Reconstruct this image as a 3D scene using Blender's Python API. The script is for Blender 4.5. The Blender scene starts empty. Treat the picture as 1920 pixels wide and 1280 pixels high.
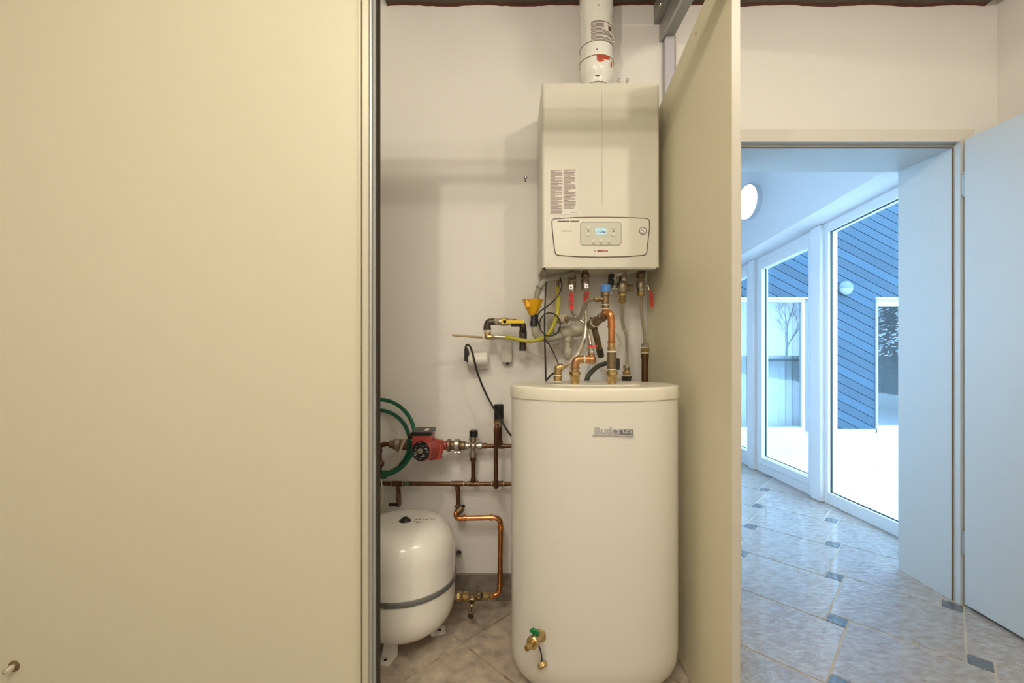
import bpy, bmesh, math, random
from mathutils import Vector, Matrix, noise
random.seed(7)
V = Vector
PI = math.pi
# ------------------------------------------------------------ camera, world, light
sc = bpy.context.scene
C = sc.collection
CH = 1.157          # camera height
F = 815.0           # focal length in pixels of a 1920 wide picture
cam = bpy.data.objects.new('camera', bpy.data.cameras.new('camera'))
C.objects.link(cam)
cam.location = (0, 0, CH)
cam.rotation_euler = (PI/2, 0, 0)
cam.data.sensor_width = 36
cam.data.lens = 36*F/1920
cam.data.clip_start = 0.02
sc.camera = cam
sc.view_settings.view_transform = 'Standard'
sc.view_settings.look = 'None'
sc.view_settings.gamma = 1
sc.view_settings.use_curve_mapping = False
sc.view_settings.exposure = 0.0
world = bpy.data.worlds.new('sky')
sc.world = world
world.use_nodes = True
wb = world.node_tree.nodes['Background']
wb.inputs[0].default_value = (0.43, 0.69, 1.0, 1)
wb.inputs[1].default_value = 10.5

def lamp(kind, name, loc, power, col, size=0.05, rot=None, sy=None):
    l = bpy.data.lights.new(name, kind)
    l.energy = power
    l.color = col
    if kind == 'AREA':
        l.size = size
        if sy:
            l.shape = 'RECTANGLE'
            l.size_y = sy
    else:
        l.shadow_soft_size = size
    o = bpy.data.objects.new(name, l)
    o.location = loc
    if rot: o.rotation_euler = rot
    C.objects.link(o)
    return o
WARM = (1.0, 0.91, 0.76)
BULBS = [(0.93, 0.22, 2.58), (1.27, 0.36, 2.58), (-0.45, -0.10, 2.58)]
for i, b in enumerate(BULBS):
    lamp('POINT', 'bulb_light', b, (22, 7, 29)[i], WARM, 0.03)
lamp('AREA', 'corridor_fill', (-0.2, -0.8, 2.58), 24, (1.0, 0.92, 0.80), 0.9, sy=0.5)  # added fill without a fixture, lifts the closet and corridor

# ------------------------------------------------------------ materials
def mat(name, col, rough=0.5, metal=0.0, noise_amt=0.0, noise_scale=20, bump=0.0, bump_scale=60, col2=None,
        coat=0.0, emit=None, estr=0.0, spec=0.5, stretch=None, detail=4, island=0.0, bump_dist=0.002):
    m = bpy.data.materials.new(name)
    m.use_nodes = True
    nt = m.node_tree
    b = nt.nodes['Principled BSDF']
    b.inputs['Base Color'].default_value = (*col, 1)
    b.inputs['Roughness'].default_value = rough
    b.inputs['Metallic'].default_value = metal
    b.inputs['Specular IOR Level'].default_value = spec
    b.inputs['Coat Weight'].default_value = coat
    b.inputs['Coat Roughness'].default_value = 0.08
    if emit:
        b.inputs['Emission Color'].default_value = (*emit, 1)
        b.inputs['Emission Strength'].default_value = estr
    tc = nt.nodes.new('ShaderNodeTexCoord')
    src = tc.outputs['Object']
    if stretch:
        mp = nt.nodes.new('ShaderNodeMapping')
        mp.inputs['Scale'].default_value = stretch
        nt.links.new(src, mp.inputs[0])
        src = mp.outputs[0]
    last = None
    if noise_amt > 0:
        n = nt.nodes.new('ShaderNodeTexNoise')
        n.inputs['Scale'].default_value = noise_scale
        n.inputs['Detail'].default_value = detail
        nt.links.new(src, n.inputs[0])
        r = nt.nodes.new('ShaderNodeMapRange')
        r.inputs[1].default_value = 0.3
        r.inputs[2].default_value = 0.7
        r.inputs[3].default_value = 0
        r.inputs[4].default_value = noise_amt
        nt.links.new(n.outputs[0], r.inputs[0])
        mx = nt.nodes.new('ShaderNodeMix')
        mx.data_type = 'RGBA'
        mx.inputs[6].default_value = (*col, 1)
        mx.inputs[7].default_value = (*(col2 or [c*0.5 for c in col]), 1)
        nt.links.new(r.outputs[0], mx.inputs[0])
        last = mx.outputs[2]
        nt.links.new(last, b.inputs['Base Color'])
    if island > 0:
        g = nt.nodes.new('ShaderNodeNewGeometry')
        r2 = nt.nodes.new('ShaderNodeMapRange')
        r2.inputs[3].default_value = 1-island
        r2.inputs[4].default_value = 1+island
        nt.links.new(g.outputs['Random Per Island'], r2.inputs[0])
        h = nt.nodes.new('ShaderNodeHueSaturation')
        nt.links.new(r2.outputs[0], h.inputs['Value'])
        if last: nt.links.new(last, h.inputs['Color'])
        else: h.inputs['Color'].default_value = (*col, 1)
        nt.links.new(h.outputs[0], b.inputs['Base Color'])
    if bump > 0:
        n2 = nt.nodes.new('ShaderNodeTexNoise')
        n2.inputs['Scale'].default_value = bump_scale
        n2.inputs['Detail'].default_value = 3
        nt.links.new(src, n2.inputs[0])
        bp = nt.nodes.new('ShaderNodeBump')
        bp.inputs['Strength'].default_value = bump
        bp.inputs['Distance'].default_value = bump_dist
        nt.links.new(n2.outputs[0], bp.inputs['Height'])
        nt.links.new(bp.outputs[0], b.inputs['Normal'])
    return m

M = {}
M['plaster'] = mat('plaster', (0.83, 0.80, 0.76), 0.9, noise_amt=0.22, noise_scale=2.5, col2=(0.77, 0.73, 0.66), bump=0.35, bump_scale=45)
M['white_wall'] = mat('white_wall', (0.80, 0.80, 0.82), 0.85, bump=0.1, bump_scale=60)
M['ceiling'] = mat('ceiling_paint', (0.8, 0.77, 0.7), 0.9)
M['cream'] = mat('cream_laminate', (0.61, 0.565, 0.42), 0.42, bump=0.12, bump_scale=400, noise_amt=0.08, noise_scale=3, col2=(0.58, 0.535, 0.40))
M['cream_edge'] = mat('cream_edge', (0.52, 0.485, 0.41), 0.4)
M['board'] = mat('partition_laminate', (0.76, 0.70, 0.50), 0.5, bump=0.12, bump_scale=400)
M['alu'] = mat('aluminium', (0.46, 0.46, 0.44), 0.42, 0.75)
M['alu_cream'] = mat('cream_coated_profile', (0.58, 0.54, 0.42), 0.35, 0.2)
M['brush'] = mat('dark_brush', (0.03, 0.02, 0.013), 0.95, noise_amt=0.6, noise_scale=300, col2=(0.06, 0.04, 0.028))
M['grey_metal'] = mat('grey_painted_metal', (0.30, 0.30, 0.27), 0.45, 0.3)
M['frame_white'] = mat('white_frame_lacquer', (0.82, 0.83, 0.85), 0.35)
M['door_white'] = mat('door_lacquer', (0.56, 0.59, 0.59), 0.4, bump=0.05, bump_scale=300)
M['casing'] = mat('casing_lacquer', (0.72, 0.68, 0.60), 0.45)
M['seal'] = mat('brown_seal', (0.16, 0.11, 0.07), 0.7)
M['enamel'] = mat('white_enamel', (0.86, 0.83, 0.76), 0.22, coat=0.5)
M['boiler'] = mat('boiler_enamel', (0.69, 0.66, 0.565), 0.42)
M['boiler_grey'] = mat('boiler_keypad_grey', (0.60, 0.60, 0.50), 0.4)
M['tank'] = mat('tank_foil', (0.66, 0.63, 0.56), 0.30, coat=0.3, bump=0.04, bump_scale=8)
M['lid'] = mat('tank_lid_plastic', (0.74, 0.70, 0.58), 0.30, coat=0.3)
M['flue'] = mat('flue_enamel', (0.85, 0.84, 0.78), 0.15, coat=0.7)
M['paper'] = mat('sticker_paper', (0.78, 0.74, 0.68), 0.6)
M['ink'] = mat('dark_print', (0.12, 0.07, 0.06), 0.7)
M['ink_red'] = mat('red_print', (0.65, 0.09, 0.04), 0.6)
M['ink_maroon'] = mat('maroon_print', (0.32, 0.03, 0.03), 0.6)
M['black'] = mat('black_plastic', (0.012, 0.012, 0.013), 0.35)
M['rubber'] = mat('black_rubber', (0.02, 0.02, 0.02), 0.6)
M['brass'] = mat('brass', (0.60, 0.44, 0.20), 0.3, 0.95, noise_amt=0.8, noise_scale=90, col2=(0.36, 0.25, 0.11), bump=0.15, bump_scale=150)
M['brass_old'] = mat('tarnished_brass', (0.30, 0.21, 0.11), 0.42, 0.85, noise_amt=0.9, noise_scale=80, col2=(0.16, 0.12, 0.08), bump=0.2, bump_scale=150)
M['copper'] = mat('copper', (0.80, 0.34, 0.12), 0.24, 0.95, noise_amt=0.8, noise_scale=40, col2=(0.42, 0.16, 0.06))
M['copper_old'] = mat('aged_copper', (0.21, 0.100, 0.050), 0.4, 0.85, noise_amt=0.9, noise_scale=60, col2=(0.09, 0.05, 0.03))
M['iron'] = mat('dark_iron_pipe', (0.06, 0.05, 0.042), 0.45, 0.6, noise_amt=0.7, noise_scale=90, col2=(0.12, 0.10, 0.08), bump=0.3, bump_scale=120)
M['steel'] = mat('stainless_steel', (0.80, 0.76, 0.68), 0.22, 0.95)
M['nickel'] = mat('nickel_plated_brass', (0.52, 0.46, 0.38), 0.32, 0.9, noise_amt=0.5, noise_scale=80, col2=(0.34, 0.28, 0.20))
M['chrome'] = mat('chrome', (0.75, 0.76, 0.78), 0.12, 1.0)
M['red'] = mat('red_lever_grip', (0.72, 0.02, 0.015), 0.35)
M['blue'] = mat('blue_plastic_cap', (0.06, 0.19, 0.48), 0.4)
M['green'] = mat('green_plastic', (0.0, 0.20, 0.055), 0.3)
M['green_hose'] = mat('green_garden_hose', (0.004, 0.11, 0.055), 0.35)
M['yellow'] = mat('yellow_plastic', (0.85, 0.45, 0.01), 0.35)
M['yellow_lever'] = mat('yellow_lever', (0.80, 0.56, 0.02), 0.4)
M['gas_hose'] = mat('yellow_green_braided_hose', (0.42, 0.37, 0.015), 0.3, noise_amt=0.5, noise_scale=400, col2=(0.55, 0.50, 0.08), coat=0.4)
M['pvc'] = mat('grey_waste_pipe', (0.46, 0.43, 0.33), 0.45)
M['conduit'] = mat('grey_corrugated_hose', (0.36, 0.35, 0.29), 0.5)
M['white_cable'] = mat('cream_cable', (0.66, 0.58, 0.44), 0.5)
M['white_plastic'] = mat('white_plastic', (0.74, 0.71, 0.64), 0.25)
M['box_grey'] = mat('light_grey_plastic', (0.58, 0.55, 0.48), 0.45)
M['tape'] = mat('thread_tape', (0.70, 0.66, 0.54), 0.8)
M['pump_red'] = mat('pump_red_paint', (0.40, 0.065, 0.05), 0.4)
M['band'] = mat('grey_band', (0.20, 0.20, 0.20), 0.35, 0.4)
M['wood_dark'] = mat('dark_stained_wood', (0.045, 0.032, 0.022), 0.6, noise_amt=0.9, noise_scale=6, col2=(0.14, 0.10, 0.07), stretch=(1, 12, 12), bump=0.4, bump_scale=12)
M['red_line'] = mat('red_masking_line', (0.15, 0.04, 0.025), 0.8)
M['dark_hose'] = mat('dark_grey_rubber_hose', (0.045, 0.05, 0.04), 0.5)
M['lamp_glass'] = mat('lit_lamp_glass', (0.9, 0.88, 0.85), 0.3, emit=(1.0, 0.93, 0.85), estr=6.0)
M['bulb_glass'] = mat('lit_bulb_glass', (1, 0.9, 0.7), 0.3, emit=(1.0, 0.85, 0.6), estr=12.0)
M['lcd'] = mat('lcd_screen', (0.35, 0.50, 0.52), 0.2, emit=(0.40, 0.68, 0.80), estr=0.55)
M['floor_tile'] = mat('stone_look_tile', (0.47, 0.435, 0.40), 0.16, noise_amt=0.9, noise_scale=26, col2=(0.31, 0.245, 0.20), bump=1.0, bump_scale=45, detail=12, island=0.06, stretch=(1, 1.9, 1), spec=1.0, bump_dist=0.006, coat=0.7)
M['inset'] = mat('dark_slate_inset', (0.06, 0.075, 0.09), 0.16, spec=1.0, coat=0.6, noise_amt=0.7, noise_scale=90, col2=(0.15, 0.16, 0.16), bump=1.0, bump_scale=160)
M['grout'] = mat('sandy_grout', (0.60, 0.55, 0.47), 0.8, bump=0.3, bump_scale=200, noise_amt=0.6, noise_scale=15, col2=(0.44, 0.37, 0.28))
M['closet_tile'] = mat('beige_grey_tile', (0.66, 0.56, 0.43), 0.42, noise_amt=1.0, noise_scale=20, col2=(0.33, 0.265, 0.215), bump=0.4, bump_scale=60, detail=9, island=0.10)
M['skirt_tile'] = mat('grey_skirting_tile', (0.33, 0.29, 0.24), 0.5, noise_amt=0.9, noise_scale=26, col2=(0.15, 0.13, 0.11), detail=8)
M['terrace'] = mat('pale_terrace_tile', (0.70, 0.68, 0.64), 0.6, noise_amt=0.35, noise_scale=3, col2=(0.42, 0.42, 0.41), island=0.04)
M['terrace_joint'] = mat('terrace_joint', (0.10, 0.10, 0.10), 0.9)
M['cladding'] = mat('blue_grey_cladding', (0.019, 0.057, 0.094), 0.6, noise_amt=0.6, noise_scale=4, col2=(0.011, 0.042, 0.080), island=0.22, bump=0.3, bump_scale=30)
M['clad_gap'] = mat('cladding_gap', (0.003, 0.005, 0.008), 0.9)
M['ext_white'] = mat('white_exterior_paint', (0.5, 0.5, 0.5), 0.5)
M['ext_grey'] = mat('reveal_shade_and_edge', (0.16, 0.18, 0.24), 0.7)
M['curtain'] = mat('white_curtain', (0.75, 0.76, 0.74), 0.9)
M['room'] = mat('room_wall', (0.50, 0.52, 0.52), 0.9)
M['table_dark'] = mat('dark_table_top', (0.04, 0.05, 0.06), 0.3)
M['bark'] = mat('tree_bark', (0.10, 0.08, 0.06), 0.9)
M['needles'] = mat('conifer_needles', (0.03, 0.06, 0.03), 0.8, island=0.4)
M['copper_green'] = mat('green_patina', (0.10, 0.20, 0.09), 0.7)
M['solder'] = mat('grey_solder', (0.42, 0.40, 0.34), 0.5, 0.4)
M['hole_shade'] = mat('dark_hole', (0.02, 0.018, 0.015), 0.9)  # dark colour painted in for the shade inside small holes

def glass_mat(name, tint, ior=1.5):
    m = bpy.data.materials.new(name)
    m.use_nodes = True
    nt = m.node_tree
    nt.nodes.clear()
    out = nt.nodes.new('ShaderNodeOutputMaterial')
    mix = nt.nodes.new('ShaderNodeMixShader')
    f0 = ((ior-1)/(ior+1))**2
    lw = nt.nodes.new('ShaderNodeLayerWeight')
    lw.inputs[0].default_value = 0.5
    pw = nt.nodes.new('ShaderNodeMath'); pw.operation = 'POWER'; pw.inputs[1].default_value = 5.0
    nt.links.new(lw.outputs['Facing'], pw.inputs[0])
    fr = nt.nodes.new('ShaderNodeMath'); fr.operation = 'MULTIPLY_ADD'
    fr.inputs[1].default_value = 1-f0; fr.inputs[2].default_value = f0
    nt.links.new(pw.outputs[0], fr.inputs[0])
    tr = nt.nodes.new('ShaderNodeBsdfTransparent')
    tr.inputs[0].default_value = (*tint, 1)
    gl = nt.nodes.new('ShaderNodeBsdfGlossy')
    gl.inputs['Roughness'].default_value = 0.0
    nt.links.new(fr.outputs[0], mix.inputs[0])
    nt.links.new(tr.outputs[0], mix.inputs[1])
    nt.links.new(gl.outputs[0], mix.inputs[2])
    nt.links.new(mix.outputs[0], out.inputs[0])
    return m
M['glass'] = glass_mat('window_glass', (0.93, 0.97, 0.98))
M['glass_far'] = glass_mat('reflective_window_glass', (0.84, 0.88, 0.92), 1.75)

# ------------------------------------------------------------ mesh helpers
def W(px, py, d):
    """point in the room at distance d in front of the camera wall-parallel plane, from its measured direction"""
    return V(((px-960)*d/F, d, CH-(py-640)*d/F))
def R(px, d):
    return px*d/F

def crom(pts, n=6, closed=False):
    pts = [V(p) for p in pts]
    if len(pts) < 3: return pts
    out = []
    L = len(pts)
    rng = range(L) if closed else range(L-1)
    for i in rng:
        if closed:
            p0, p1, p2, p3 = pts[(i-1) % L], pts[i], pts[(i+1) % L], pts[(i+2) % L]
        else:
            p1, p2 = pts[i], pts[i+1]
            p0 = pts[i-1] if i > 0 else p1*2-p2
            p3 = pts[i+2] if i+2 < L else p2*2-p1
        for k in range(n):
            t = k/n
            out.append(0.5*((2*p1)+(p2-p0)*t+(2*p0-5*p1+4*p2-p3)*t*t+(3*p1-p0-3*p2+p3)*t**3))
    if not closed: out.append(pts[-1])
    return out

def resample(pts, step):
    out = [pts[0].copy()]
    acc = 0
    for a, b in zip(pts, pts[1:]):
        seg = (b-a).length
        if seg < 1e-9: continue
        t = step-acc
        while t <= seg:
            out.append(a+(b-a)*(t/seg))
            t += step
        acc = seg-(t-step)
    if (out[-1]-pts[-1]).length > step*0.3: out.append(pts[-1].copy())
    return out

def frame_for(d):
    d = d.normalized()
    a = V((0, 0, 1)) if abs(d.z) < 0.9 else V((0, 1, 0))
    x = a.cross(d).normalized()
    return x, d.cross(x).normalized()

class MB:
    def __init__(s):
        s.v = []; s.f = []; s.mi = []; s.cm = 0
    def m(s, i):
        s.cm = i
        return s
    def add(s, vs, fs):
        o = len(s.v)
        s.v += [V(p) for p in vs]
        for f in fs:
            s.f.append([o+i for i in f])
            s.mi.append(s.cm)
        return s
    def box(s, a, b):
        x0, y0, z0 = a; x1, y1, z1 = b
        x0, x1 = min(x0, x1), max(x0, x1); y0, y1 = min(y0, y1), max(y0, y1); z0, z1 = min(z0, z1), max(z0, z1)
        vs = [(x0,y0,z0),(x1,y0,z0),(x1,y1,z0),(x0,y1,z0),(x0,y0,z1),(x1,y0,z1),(x1,y1,z1),(x0,y1,z1)]
        return s.add(vs, [(0,3,2,1),(4,5,6,7),(0,1,5,4),(1,2,6,5),(2,3,7,6),(3,0,4,7)])
    def prism(s, pts, vec):
        """closed prism: polygon pts pushed along vec"""
        n = len(pts); vec = V(vec)
        pts = [V(p) for p in pts]
        vs = pts+[p+vec for p in pts]
        nrm = V((0,0,0))
        for i in range(n): nrm += (pts[i]-pts[0]).cross(pts[(i+1) % n]-pts[0])
        fs = [list(range(n)), [n+i for i in range(n)][::-1]]
        fs += [[i, n+i, n+(i+1) % n, (i+1) % n] for i in range(n)]
        if nrm.dot(vec) > 0: fs = [f[::-1] for f in fs]
        return s.add(vs, fs)
    def lathe(s, p, d, prof, seg=20, rot=0.0):
        """profile of (distance along d, radius)"""
        p = V(p); d = V(d).normalized(); x, y = frame_for(d)
        vs = []; fs = []; rings = []
        for t, r in prof:
            if r <= 1e-6:
                vs.append(p+d*t); rings.append([len(vs)-1])
            else:
                idx = []
                for k in range(seg):
                    a = 2*PI*k/seg+rot
                    vs.append(p+d*t+x*(r*math.cos(a))+y*(r*math.sin(a)))
                    idx.append(len(vs)-1)
                rings.append(idx)
        for a, b in zip(rings, rings[1:]):
            if len(a) == 1 and len(b) == 1: continue
            for k in range(seg):
                k2 = (k+1) % seg
                if len(a) == 1: fs.append((a[0], b[k2], b[k])[::-1])
                elif len(b) == 1: fs.append((a[k], a[k2], b[0]))
                else: fs.append((a[k], a[k2], b[k2], b[k]))
        if len(rings[0]) > 1: fs.append(rings[0][::-1])
        if len(rings[-1]) > 1: fs.append(rings[-1])
        return s.add(vs, fs)
    def cyl(s, a, b, r, r2=None, seg=20, bev=None, rot=0.0):
        a = V(a); b = V(b); L = (b-a).length
        r2 = r if r2 is None else r2
        e = min(r, r2)*0.08 if bev is None else bev
        e = min(e, L*0.3)
        if e <= 0: pr = [(0, r), (L, r2)]
        else: pr = [(0, r-e), (e, r), (L-e, r2), (L, r2-e)]
        return s.lathe(a, b-a, pr, seg, rot)
    def hexnut(s, a, b, r, rot=0.0):
        a = V(a); b = V(b); L = (b-a).length; e = L*0.12
        return s.lathe(a, b-a, [(0, r*0.9), (e, r), (L-e, r), (L, r*0.9)], 6, rot)
    def sphere(s, c, r, seg=16, sz=1.0):
        n = seg//2
        return s.lathe(V(c)-V((0, 0, r*sz)), (0, 0, 1), [(r*sz*(1-math.cos(PI*i/n)), r*math.sin(PI*i/n) if 0 < i < n else 0) for i in range(n+1)], seg)
    def tube(s, pts, r, seg=10, smooth=6, corr=0.0, step=0.0031, closed=False, square=False):
        path = crom(pts, smooth, closed) if smooth > 1 else [V(p) for p in pts]
        if corr > 0: path = resample(path, step)
        n = len(path)
        tang = []
        for i in range(n):
            if closed: t = path[(i+1) % n]-path[i-1]
            else: t = path[min(i+1, n-1)]-path[max(i-1, 0)]
            tang.append(t.normalized())
        x, y = frame_for(tang[0])
        vs = []
        for i in range(n):
            t = tang[i]
            x = (x-t*x.dot(t)).normalized(); y = t.cross(x)
            rr = r(i/(n-1)) if callable(r) else r
            if corr > 0: rr = rr*(1-corr*(i % 2))
            for k in range(seg):
                a = 2*PI*k/seg
                vs.append(path[i]+x*(rr*math.cos(a))+y*(rr*math.sin(a)))
        fs = []
        for i in range(n if closed else n-1):
            for k in range(seg):
                k2 = (k+1) % seg; j = (i+1) % n
                fs.append((i*seg+k, i*seg+k2, j*seg+k2, j*seg+k))
        if not closed:
            fs.append(list(range(seg))[::-1]); fs.append([(n-1)*seg+k for k in range(seg)])
        return s.add(vs, fs)
    def rbox(s, a, b, r, axis='y', n=4):
        """box with rounded corners in the plane across axis"""
        (x0, y0, z0), (x1, y1, z1) = a, b
        def rr(u0, v0, u1, v1):
            out = []
            for cu, cv, a0 in ((u1-r, v1-r, 0), (u0+r, v1-r, PI/2), (u0+r, v0+r, PI), (u1-r, v0+r, 1.5*PI)):
                for k in range(n+1):
                    t = a0+PI/2*k/n
                    out.append((cu+r*math.cos(t), cv+r*math.sin(t)))
            return out
        if axis == 'y': return s.prism([(u, y0, w) for u, w in rr(x0, z0, x1, z1)], (0, y1-y0, 0))
        if axis == 'z': return s.prism([(u, w, z0) for u, w in rr(x0, y0, x1, y1)], (0, 0, z1-z0))
        return s.prism([(x0, u, w) for u, w in rr(y0, z0, y1, z1)], (x1-x0, 0, 0))
    def build(s, name, mats, parent=None, flat=False, bevel=0.0):
        me = bpy.data.meshes.new(name)
        if parent is not None:
            org = V(parent['_org'])
        else:
            xs = [p.x for p in s.v]; ys = [p.y for p in s.v]; zs = [p.z for p in s.v]
            org = V(((min(xs)+max(xs))/2, (min(ys)+max(ys))/2, min(zs)))
        me.from_pydata([p-org for p in s.v], [], s.f)
        if not isinstance(mats, (list, tuple)): mats = [mats]
        for m in mats: me.materials.append(m)
        me.polygons.foreach_set('material_index', s.mi)
        bm = bmesh.new(); bm.from_mesh(me)
        bmesh.ops.recalc_face_normals(bm, faces=bm.faces)
        for f in bm.faces: f.smooth = not flat
        for e in bm.edges:
            if len(e.link_faces) == 2 and e.calc_face_angle(0) > math.radians(38): e.smooth = False
        bm.to_mesh(me); bm.free()
        o = bpy.data.objects.new(name, me)
        C.objects.link(o)
        if parent is not None:
            o.parent = parent
        else:
            o.location = org
        o['_org'] = tuple(org)
        if bevel > 0:
            b = o.modifiers.new('bevel', 'BEVEL'); b.width = bevel; b.segments = 2; b.limit_method = 'ANGLE'
        return o

def tag(o, label, cat, group=None):
    o['label'] = label; o['category'] = cat
    if group: o['group'] = group
    return o
def st(o):
    o['kind'] = 'structure'
    return o
def thing(name, label, cat, loc, group=None):
    o = bpy.data.objects.new(name, None)
    C.objects.link(o)
    o.location = loc; o['_org'] = tuple(loc); o.empty_display_size = 0.05
    return tag(o, label, cat, group)

def text_mesh(name, body, size, mtx, material, parent, extrude=0.0005, bold=0.0):
    cu = bpy.data.curves.new(name, 'FONT')
    cu.body = body; cu.size = size; cu.extrude = extrude; cu.offset = bold
    cu.align_x = 'CENTER'; cu.align_y = 'CENTER'
    tmp = bpy.data.objects.new(name+'_tmp', cu)
    C.objects.link(tmp)
    dg = bpy.context.evaluated_depsgraph_get()
    me = bpy.data.meshes.new_from_object(tmp.evaluated_get(dg))
    bpy.data.objects.remove(tmp); bpy.data.curves.remove(cu)
    org = V(parent['_org'])
    me.transform(Matrix.Translation(-org) @ mtx)
    me.materials.clear(); me.materials.append(material)
    o = bpy.data.objects.new(name, me); C.objects.link(o)
    o.parent = parent; o['_org'] = tuple(org)
    return o
def facing(loc):   # text standing upright, readable from the camera side (-y)
    return Matrix.Translation(V(loc)) @ Matrix.Rotation(PI/2, 4, 'X')

# ------------------------------------------------------------ setting
D = 1.95            # distance of the back wall
WT = 0.25
OX0, OX1, OZ = 1.005, 1.985, 2.045   # doorway opening in the wall
b = MB()
b.box((-0.95, D, 0), (OX0, D+WT, 2.80)).box((OX1, D, 0), (2.45, D+WT, 2.80)).box((OX0, D, OZ), (OX1, D+WT, 2.80))
st(b.build('wall_back', M['plaster']))
st(MB().box((2.177, -1.3, 0), (2.30, D, 2.80)).build('wall_right', M['plaster']))
st(MB().box((-2.6, -1.42, 0), (2.30, -1.3, 2.80)).build('wall_front', M['plaster']))
st(MB().box((-2.6, -1.3, 0), (-2.5, 1.26, 2.80)).build('wall_left', M['plaster']))
st(MB().box((-2.6, 1.26, 0), (-0.95, 1.34, 2.80)).box((-0.95, 1.26, 0), (-0.85, D, 2.80)).build('wall_closet', M['plaster']))
st(MB().box((-2.6, -1.42, 2.74), (2.30, D, 2.84)).build('ceiling', M['ceiling']))
# dark wooden beam at the wall head with a ragged edge
def beam(x0, x1, seed):
    b = MB(); n = 60
    random.seed(seed)
    pts = []
    for i in range(n+1):
        x = x0+(x1-x0)*i/n
        z = 2.662+0.004*math.sin(i*0.37)+0.0035*random.random()
        pts.append((x, z))
    for (xa, za), (xb, zb) in zip(pts, pts[1:]):
        b.m(0).prism([(xa, 1.72, za), (xb, 1.72, zb), (xb, 1.72, 2.742), (xa, 1.72, 2.742)], (0, 0.23, 0))
        b.m(1).prism([(xa, 1.938, za-0.0022), (xb, 1.938, zb-0.0022), (xb, 1.938, zb+0.002), (xa, 1.938, za+0.002)], (0, 0.0115, 0))
    return b
st(beam(-0.56, 0.672, 3).build('trim_1', [M['wood_dark'], M['red_line']]))
st(beam(0.715, 2.12, 4).build('trim_2', [M['wood_dark'], M['red_line']]))
# closet skirting tiles
b = MB()
for x0, x1 in ((-0.85, -0.47), (-0.468, -0.07), (-0.068, 0.33), (0.332, 0.60)):
    b.box((x0, 1.938, 0), (x1, 1.95, 0.119))
st(b.build('baseboard_back', M['skirt_tile'], bevel=0.001))

# floor tiles laid diagonally, with small dark insets in the hall
def diag(u, v):     # (u, v) -> world x, y
    return ((u+v)/2**.5, (u-v)/2**.5)
def clip(poly, x0, x1, y0, y1):
    def cut(P, f):
        out = []
        for i in range(len(P)):
            a, c = P[i], P[(i+1) % len(P)]
            fa, fc = f(a), f(c)
            if fa >= 0: out.append(a)
            if fa*fc < 0:
                t = fa/(fa-fc)
                out.append((a[0]+(c[0]-a[0])*t, a[1]+(c[1]-a[1])*t))
        return out
    for f in (lambda p: p[0]-x0, lambda p: x1-p[0], lambda p: p[1]-y0, lambda p: y1-p[1]):
        poly = cut(poly, f)
        if len(poly) < 3: return []
    return poly
def area(P):
    return abs(sum(P[i][0]*P[(i+1) % len(P)][1]-P[(i+1) % len(P)][0]*P[i][1] for i in range(len(P))))/2
fl = MB()
A, bb, g = 0.408, 0.069, 0.0042
u0, v0 = 2.232, -0.322      # centre of an inset
def put(poly_uv, region, mi):
    P = clip([diag(u, v) for u, v in poly_uv], *region)
    if len(P) >= 3 and area(P) > 1e-5:
        fl.m(mi).prism([(x, y, -0.010) for x, y in P], (0, 0, 0.010))
hall = (0.63, 2.177, -1.3, 1.95)
regions = [hall, (-2.5, 0.63, -1.3, 1.197), (0.60, 2.32, 1.95, 5.2)]
for reg in regions:
    for i in range(-16, 18):
        for j in range(-16, 18):
            cu = u0+i*A+j*bb; cv = v0-i*bb+j*A
            x, y = diag(cu, cv)
            if not (reg[0]-0.7 < x < reg[1]+0.7 and reg[2]-0.7 < y < reg[3]+0.7): continue
            h = bb/2-g*0.5
            put([(cu-h, cv-h), (cu+h, cv-h), (cu+h, cv+h), (cu-h, cv+h)], reg, 1)
            # big tile to the +u side of the inset
            a0, a1 = cu+bb/2, cu+bb/2+A-0
            c0, c1 = cv-bb/2, cv-bb/2+A
            a1 = a0+A
            put([(a0+g, c0+g-0), (a1-g, c0+g), (a1-g, c1-g), (a0+g, c1-g)], reg, 0)
# plain diagonal grid inside the closet
for i in range(-6, 8):
    for j in range(-8, 6):
        a0 = 1.045+i*0.40; c0 = -1.312+j*0.40; gg = 0.0045
        put([(a0+gg, c0+gg), (a0+0.40-gg, c0+gg), (a0+0.40-gg, c0+0.40-gg), (a0+gg, c0+0.40-gg)], (-0.85, 0.605, 1.20, 1.938), 2)
fl.m(3).box((-2.6, -1.42, -0.05), (2.32, 5.2, -0.0025))
fl.m(4).box((-0.85, 1.20, -0.004), (0.605, 1.938, -0.0015))
st(fl.build('floor', [M['floor_tile'], M['inset'], M['closet_tile'], M['grout'], mat('brown_grout', (0.60, 0.50, 0.37), 0.85, noise_amt=1.0, noise_scale=14, col2=(0.24, 0.18, 0.13))]))

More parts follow.
